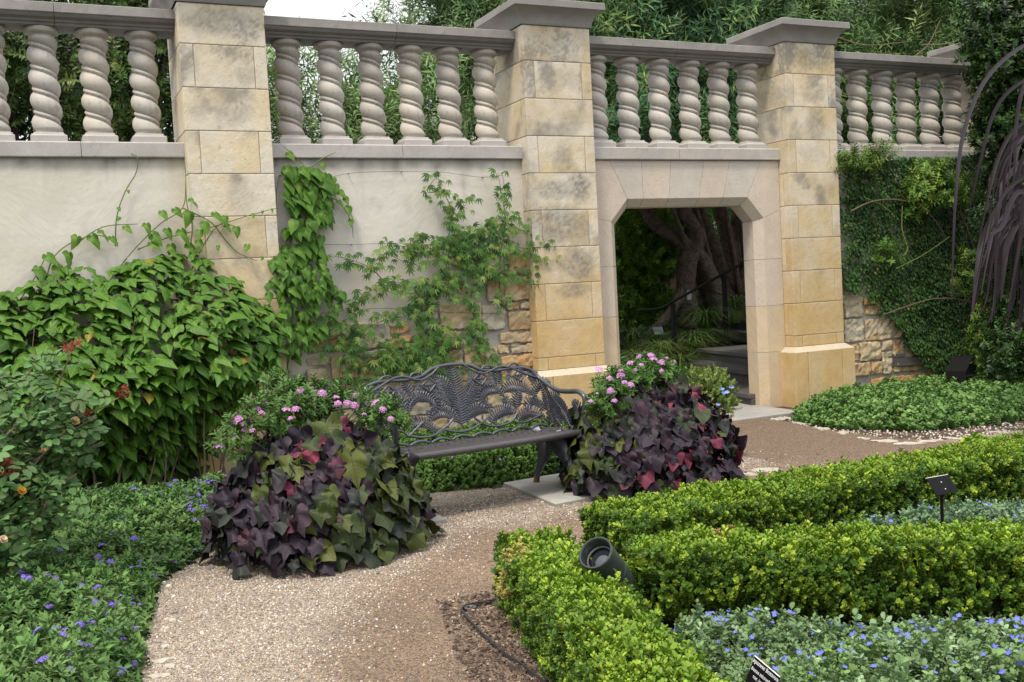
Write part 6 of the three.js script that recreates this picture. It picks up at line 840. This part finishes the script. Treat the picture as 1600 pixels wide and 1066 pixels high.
// ---------------------------------------------------------------- trees and shrubs beyond the wall
const lance = [1, 2, 3].map((s) => sprig(s * 37, { n: 20, leaf: 0.36, w: 0.06, spread: 0.9, from: 0.1, lift: 0.25, fold: 0.03, stem: 0.006, bend: 0.45, droop: 0.25, pairs: false, vary: 0.25 }));
const shrubSp = [1, 2, 3].map((s) => sprig(s * 41, { n: 18, leaf: 0.26, w: 0.11, spread: 0.8, from: 0.1, lift: 0.35, fold: 0.1, stem: 0.012, bend: 0.4, vary: 0.3 }));
{
  const R = rng(141);
  const make = (u0, u1, v0, v1, z0, z1, n, r) => { const L = []; for (let i = 0; i < n; i++) { const q = r * (0.7 + 0.6 * R()); L.push([at(mix(u0, u1, R()), mix(v0, v1, R()), mix(z0, z1, R())), [q, q, q], 46]); } return L; };
  const stemsFor = (t, L, x, z, r = 0.03) => mesh('trunk', merge(L.filter((_, i) => i % 4 === 0).map(([p]) => limb([V(x + (p.x - x) * 0.4, 0, z + (p.z - z) * 0.4), V(mix(x, p.x, 0.7), p.y * 0.55, mix(z, p.z, 0.7)), p.clone()], [r, r * 0.6, r * 0.25], 6))), M.bark, t);
  let L = make(-160, 268, -60, 250, -2.6, -4.2, 66, 0.34); let t = sprays('dense_shrub', 'dense dark glossy shrub seen between the balusters left of the cream pillar', 'shrub', L, 142, [[0.04, 0.095, 0.02], [0.06, 0.13, 0.025], [0.09, 0.17, 0.035], [0.03, 0.07, 0.02], [0.12, 0.16, 0.04]], shrubSp, 0.24, M.glossy, V(0.4, 0, -3.4)); stemsFor(t, L, 0.4, -3.4, 0.05);
  L = make(-160, 270, -60, 250, -4.4, -5.4, 40, 0.6); t = sprays('dense_shrub', 'darker shrub mass behind the glossy shrub, left of the cream pillar', 'shrub', L, 148, [[0.035, 0.08, 0.02], [0.05, 0.1, 0.025]], shrubSp, 0.36, M.foliage, V(0.4, 0, -4.9)); stemsFor(t, L, 0.4, -4.9, 0.05);
  // bamboo behind the second bay: thin tops, dense foot
  L = []; for (let i = 0; i < 95; i++) { const u = 395 + R() * 420, hgt = Math.pow(R(), 0.75), v = mix(80 + 50 * noise(u * 0.02, 3) - (u > 650 ? 60 * smooth(650, 760, u) : 0), 262, hgt), q = 0.2 + 0.16 * R(); L.push([at(u, v, -2.6 - 1.2 * R()), [q, q * 1.3, q], Math.round(5 + 22 * hgt)]); } for (const [u, v] of [[604, 30], [606, 50], [600, 66], [430, 110], [500, 95], [560, 118], [660, 96]]) L.push([at(u, v, -3), [0.1, 0.16, 0.1], 9]);
  t = sprays('bamboo', 'pale feathery bamboo against the white sky behind the bench wall balustrade', 'bamboo', L, 143, [[0.15, 0.25, 0.09], [0.2, 0.31, 0.12], [0.11, 0.2, 0.06], [0.24, 0.33, 0.14]], lance, 0.3, M.foliage, V(4, 0, -3.2)); stemsFor(t, L, 4, -3.2, 0.012);
  L = make(665, 960, -50, 130, -3.2, -4.8, 54, 0.36); L.push(...make(740, 960, 90, 240, -3.0, -4.4, 22, 0.34)); t = sprays('feathery_tree', 'feathery green tree rising behind the grey stained pillar', 'tree', L, 144, [[0.085, 0.17, 0.06], [0.12, 0.22, 0.08], [0.06, 0.13, 0.045], [0.17, 0.26, 0.09]], lance, 0.34, M.foliage, V(6.6, 0, -4.2)); stemsFor(t, L.filter(([p]) => p.x < 6), 5.4, -3.6, 0.05);
  L = make(930, 1240, -50, 110, -3.2, -5, 64, 0.4); L.push(...make(930, 1200, 100, 245, -2.6, -3.6, 40, 0.34)); t = sprays('feathery_tree', 'dark blue green feathery tree behind the balustrade over the archway', 'tree', L, 145, [[0.06, 0.14, 0.06], [0.08, 0.18, 0.07], [0.045, 0.11, 0.045], [0.15, 0.24, 0.07]], lance, 0.36, M.foliage, V(12.4, 0, -6.5)); stemsFor(t, L.slice(0, 20), 12.4, -6.5, 0.06);
  L = make(1200, 1540, -40, 110, -3.2, -5, 36, 0.36); L.push(...make(1290, 1540, 90, 250, -2.8, -4, 44, 0.36)); t = sprays('feathery_tree', 'loose airy tree with bare twigs behind the balustrade over the ivy wall', 'tree', L, 146, [[0.075, 0.16, 0.045], [0.11, 0.2, 0.06], [0.055, 0.12, 0.035], [0.18, 0.26, 0.08]], lance, 0.36, M.foliage, V(12.5, 0, -4.5)); stemsFor(t, L, 12.5, -4.5, 0.05);
  mesh('bare_twigs', merge([[[1600, 15], [1540, 60], [1470, 100], [1400, 105]], [[1440, 70], [1480, 68], [1530, 50]], [[1300, 55], [1350, 70], [1420, 65]], [[1420, 95], [1450, 70], [1470, 30]]].map((l) => limb(l.map(([u, v]) => at(u, v, -2.4)), [0.011, 0.004], 6, 0.1))), M.twig, t);
  L = make(900, 1560, -60, 240, -6, -8.5, 34, 0.55); t = sprays('background_tree', 'dark wide tree crown farther back, closing the gaps behind the right bays', 'tree', L, 147, [[0.05, 0.11, 0.04], [0.08, 0.15, 0.055]], lance, 0.5, M.foliage, V(13.5, 0, -8.5)); stemsFor(t, L.slice(0, 24), 13.5, -8.5, 0.07);
  // inside the passage: gnarled trunks, dark leaves
  const g = thing('gnarled_tree', 'gnarled grey trunked tree seen through the archway beside the steps', 'tree', V(9.2, 0.5, -4.6)), Z = -4.6, Q = (l) => l.map(([u, v, z = Z]) => at(u, v, z));
  const trunk = mesh('trunk', merge([limb(Q([[1075, 540], [1074, 500], [1072, 450], [1074, 410], [1085, 375], [1078, 350], [1060, 325], [1040, 270]]), [0.24, 0.15, 0.14, 0.15, 0.17, 0.12, 0.1, 0.08], 14, 0.34, 2), limb(Q([[1125, 520], [1122, 480], [1110, 440], [1092, 400], [1062, 375], [1030, 355], [1008, 325], [990, 280]]), [0.22, 0.15, 0.14, 0.13, 0.11, 0.1, 0.09, 0.07], 14, 0.34, 2), limb(Q([[1140, 515, -5], [1132, 450, -5], [1118, 400, -5], [1100, 350, -5], [1080, 300, -5]]), [0.2, 0.14, 0.13, 0.11, 0.09], 12, 0.3, 2)]), M.bark, g);
  mesh('trunk', merge([limb(Q([[1150, 510, -5.1], [1144, 450, -5.1], [1142, 400, -5.1], [1140, 370, -5.1], [1122, 330, -5.1], [1115, 280, -5.1]]), [0.26, 0.17, 0.16, 0.15, 0.1, 0.08], 14, 0.34, 2), limb(Q([[1142, 385, -5.1], [1152, 350, -5.1], [1162, 315, -5.1], [1170, 270, -5.1]]), [0.13, 0.12, 0.09, 0.07], 12, 0.3, 2), limb(Q([[1165, 505, -4.9], [1160, 460, -4.9], [1168, 425, -4.9], [1185, 390, -4.9]]), [0.2, 0.15, 0.14, 0.1], 12, 0.35, 2)]), M.bark, g);
  mesh('root', merge([limb(Q([[1010, 525, -4.4], [1030, 508, -4.4], [1050, 485, -4.5], [1066, 455, -4.6]]), [0.05, 0.07, 0.08, 0.1], 10, 0.3, 2), limb(Q([[1100, 500, -4.4], [1085, 490, -4.45], [1078, 470, -4.6]]), [0.06, 0.08, 0.1], 10, 0.3, 2), limb(Q([[990, 420, -5.4], [975, 400, -5.4], [965, 370, -5.4], [955, 330, -5.4]]), [0.12, 0.1, 0.09, 0.08], 10, 0.3, 2)]), M.bark, g);
  { const K = []; const RR = rng(161); for (let i = 0; i < 34; i++) { const q = 0.5 + 0.4 * RR(); K.push([V(mix(6.5, 12.6, RR()), mix(3.1, 4.4, RR()), mix(-4.6, -6.8, RR())), [q, q * 0.6, q], 40]); } const sets = [[], [], []], cc = [[], [], []]; for (const [p, r, n] of K) for (let i = 0; i < n; i++) { const d = rv(RR).normalize(), k = i % 3; sets[k].push(pose(V(p.x + d.x * r[0] * RR(), p.y + d.y * r[1] * RR(), p.z + d.z * r[2] * RR()), d.addScaledVector(UP, 0.4).normalize(), rv(RR), 0.42)); const b = 0.7 + 0.6 * RR(); cc[k].push([0.04 * b, 0.09 * b, 0.025 * b]); } shrubSp.forEach((s, k) => copies('crown', s, M.foliage, sets[k], cc[k], g)); }
  L = []; for (let i = 0; i < 60; i++) { const q = 0.22 + 0.2 * R(); L.push([at(mix(940, 1045, R()), mix(330, 545, R()), mix(-4.8, -5.8, R())), [q, q, q], 46]); } for (let i = 0; i < 40; i++) L.push([at(mix(960, 1200, R()), mix(300, 420, R()), mix(-9, -10, R())), [0.6, 0.5, 0.5], 46]); for (let i = 0; i < 60; i++) { const q = 0.35; L.push([at(mix(950, 1185, R()), mix(300, 520, R()), mix(-7, -8.4, R())), [q, q, q], 50]); }
  t = sprays('shade_shrub', 'deep green leafy shrub in shade behind the gnarled trunk in the archway', 'shrub', L, 149, [[0.13, 0.27, 0.025], [0.18, 0.34, 0.035], [0.09, 0.2, 0.02]], oval, 0.17, M.foliage, V(9, 0.5, -6.5));
  { const RR = rng(171), ms = [], cs = [], gb = new GB(); for (let i = 0; i < 9; i++) { const a = i * 2.4, d = V(Math.cos(a), 0, Math.sin(a)), sd = V(-d.z, 0, d.x), rows = []; for (let j = 0; j <= 3; j++) { const f = j / 3, p = d.clone().multiplyScalar(0.75 * f * f).addScaledVector(UP, 1.2 * f - 0.7 * f * f); rows.push([-1, 1].map((e) => { const q = p.clone().addScaledVector(sd, e * 0.03 * (1 - f * 0.9)); return gb.v(q.x, q.y, q.z); })); } for (let j = 0; j < 3; j++) gb.quad(rows[j][0], rows[j][1], rows[j + 1][1], rows[j + 1][0]); }
    for (let i = 0; i < 2600; i++) { const x = 5.6 + RR() * 7, z = -3.25 - RR() * 3.2, y = -0.06 + 0.62 * smooth(-3.25, -4.6, z) + 0.12 * Math.max(0, -4 - z) + 0.05 * fbm(x * 2, z * 2) + 0.6 * smooth(9.3, 11, x) * smooth(-3, -4, z); ms.push(pose(V(x, y, z), UP.clone().add(rv(RR, 0.2)).normalize(), rv(RR), 0.14 + 0.14 * RR())); const b = 0.7 + 0.6 * RR(); cs.push([0.075 * b, 0.15 * b, 0.03 * b]); }
    const o = copies('grass', gb.geo(), M.foliage, ms, cs, scene); tag(o, 'shaded green grass covering the bank beneath the gnarled tree', 'grass'); }
  // grassy clumps by the steps
  const clump = (u, v, z, r, n, seed, c, label) => { const p = at(u, v, z), q = thing('grass_clump', label, 'grass clump', p, 'arching grass clumps beside the steps'), RR = rng(seed), gb = new GB(); for (let i = 0; i < n; i++) { const a = RR() * 6.28, l = r * 1.7 * (0.7 + 0.6 * RR()), d = V(Math.cos(a), 0, Math.sin(a)), s = V(-d.z, 0, d.x), b = p.clone().addScaledVector(d, 0.07 * RR()), w = 0.009, k = 0.7 + 0.6 * RR(), cc = c.map((x) => x * k), rows = []; for (let j = 0; j <= 5; j++) { const f = j / 5, pos = b.clone().addScaledVector(d, l * 0.8 * f * f * (0.6 + 0.6 * (i % 3) / 2)).addScaledVector(UP, l * (1.35 * f - 1.05 * f * f)); rows.push([-1, 1].map((e) => { const v2 = pos.clone().addScaledVector(s, e * w * (1 - f * 0.9)); return gb.v(v2.x, v2.y, v2.z, 0, 0, cc); })); } for (let j = 0; j < 5; j++) gb.quad(rows[j][0], rows[j][1], rows[j + 1][1], rows[j + 1][0]); } mesh('blades', gb.geo(), M.foliage, q); };
  clump(1035, 575, -3.3, 0.42, 260, 1, [0.13, 0.2, 0.04], 'pale arching grass clump left of the first rail post'); clump(1085, 560, -3.4, 0.45, 300, 2, [0.1, 0.18, 0.04], 'arching grass clump between the two rail posts below the trunk'); clump(1105, 530, -3.6, 0.5, 300, 3, [0.08, 0.15, 0.03], 'taller arching grass clump above the second step'); clump(1150, 505, -3.8, 0.45, 240, 4, [0.08, 0.15, 0.035], 'dark grass clump behind the second rail post'); clump(1000, 590, -3.2, 0.4, 220, 5, [0.1, 0.16, 0.035], 'grass clump lowest and farthest left inside the archway'); clump(1065, 590, -2.9, 0.35, 180, 6, [0.1, 0.17, 0.035], 'short grass clump at the foot of the first rail post'); clump(990, 550, -3.9, 0.4, 200, 7, [0.06, 0.12, 0.03], 'shaded grass clump in front of the deep green shrub');
}
renderer.render(scene, camera);
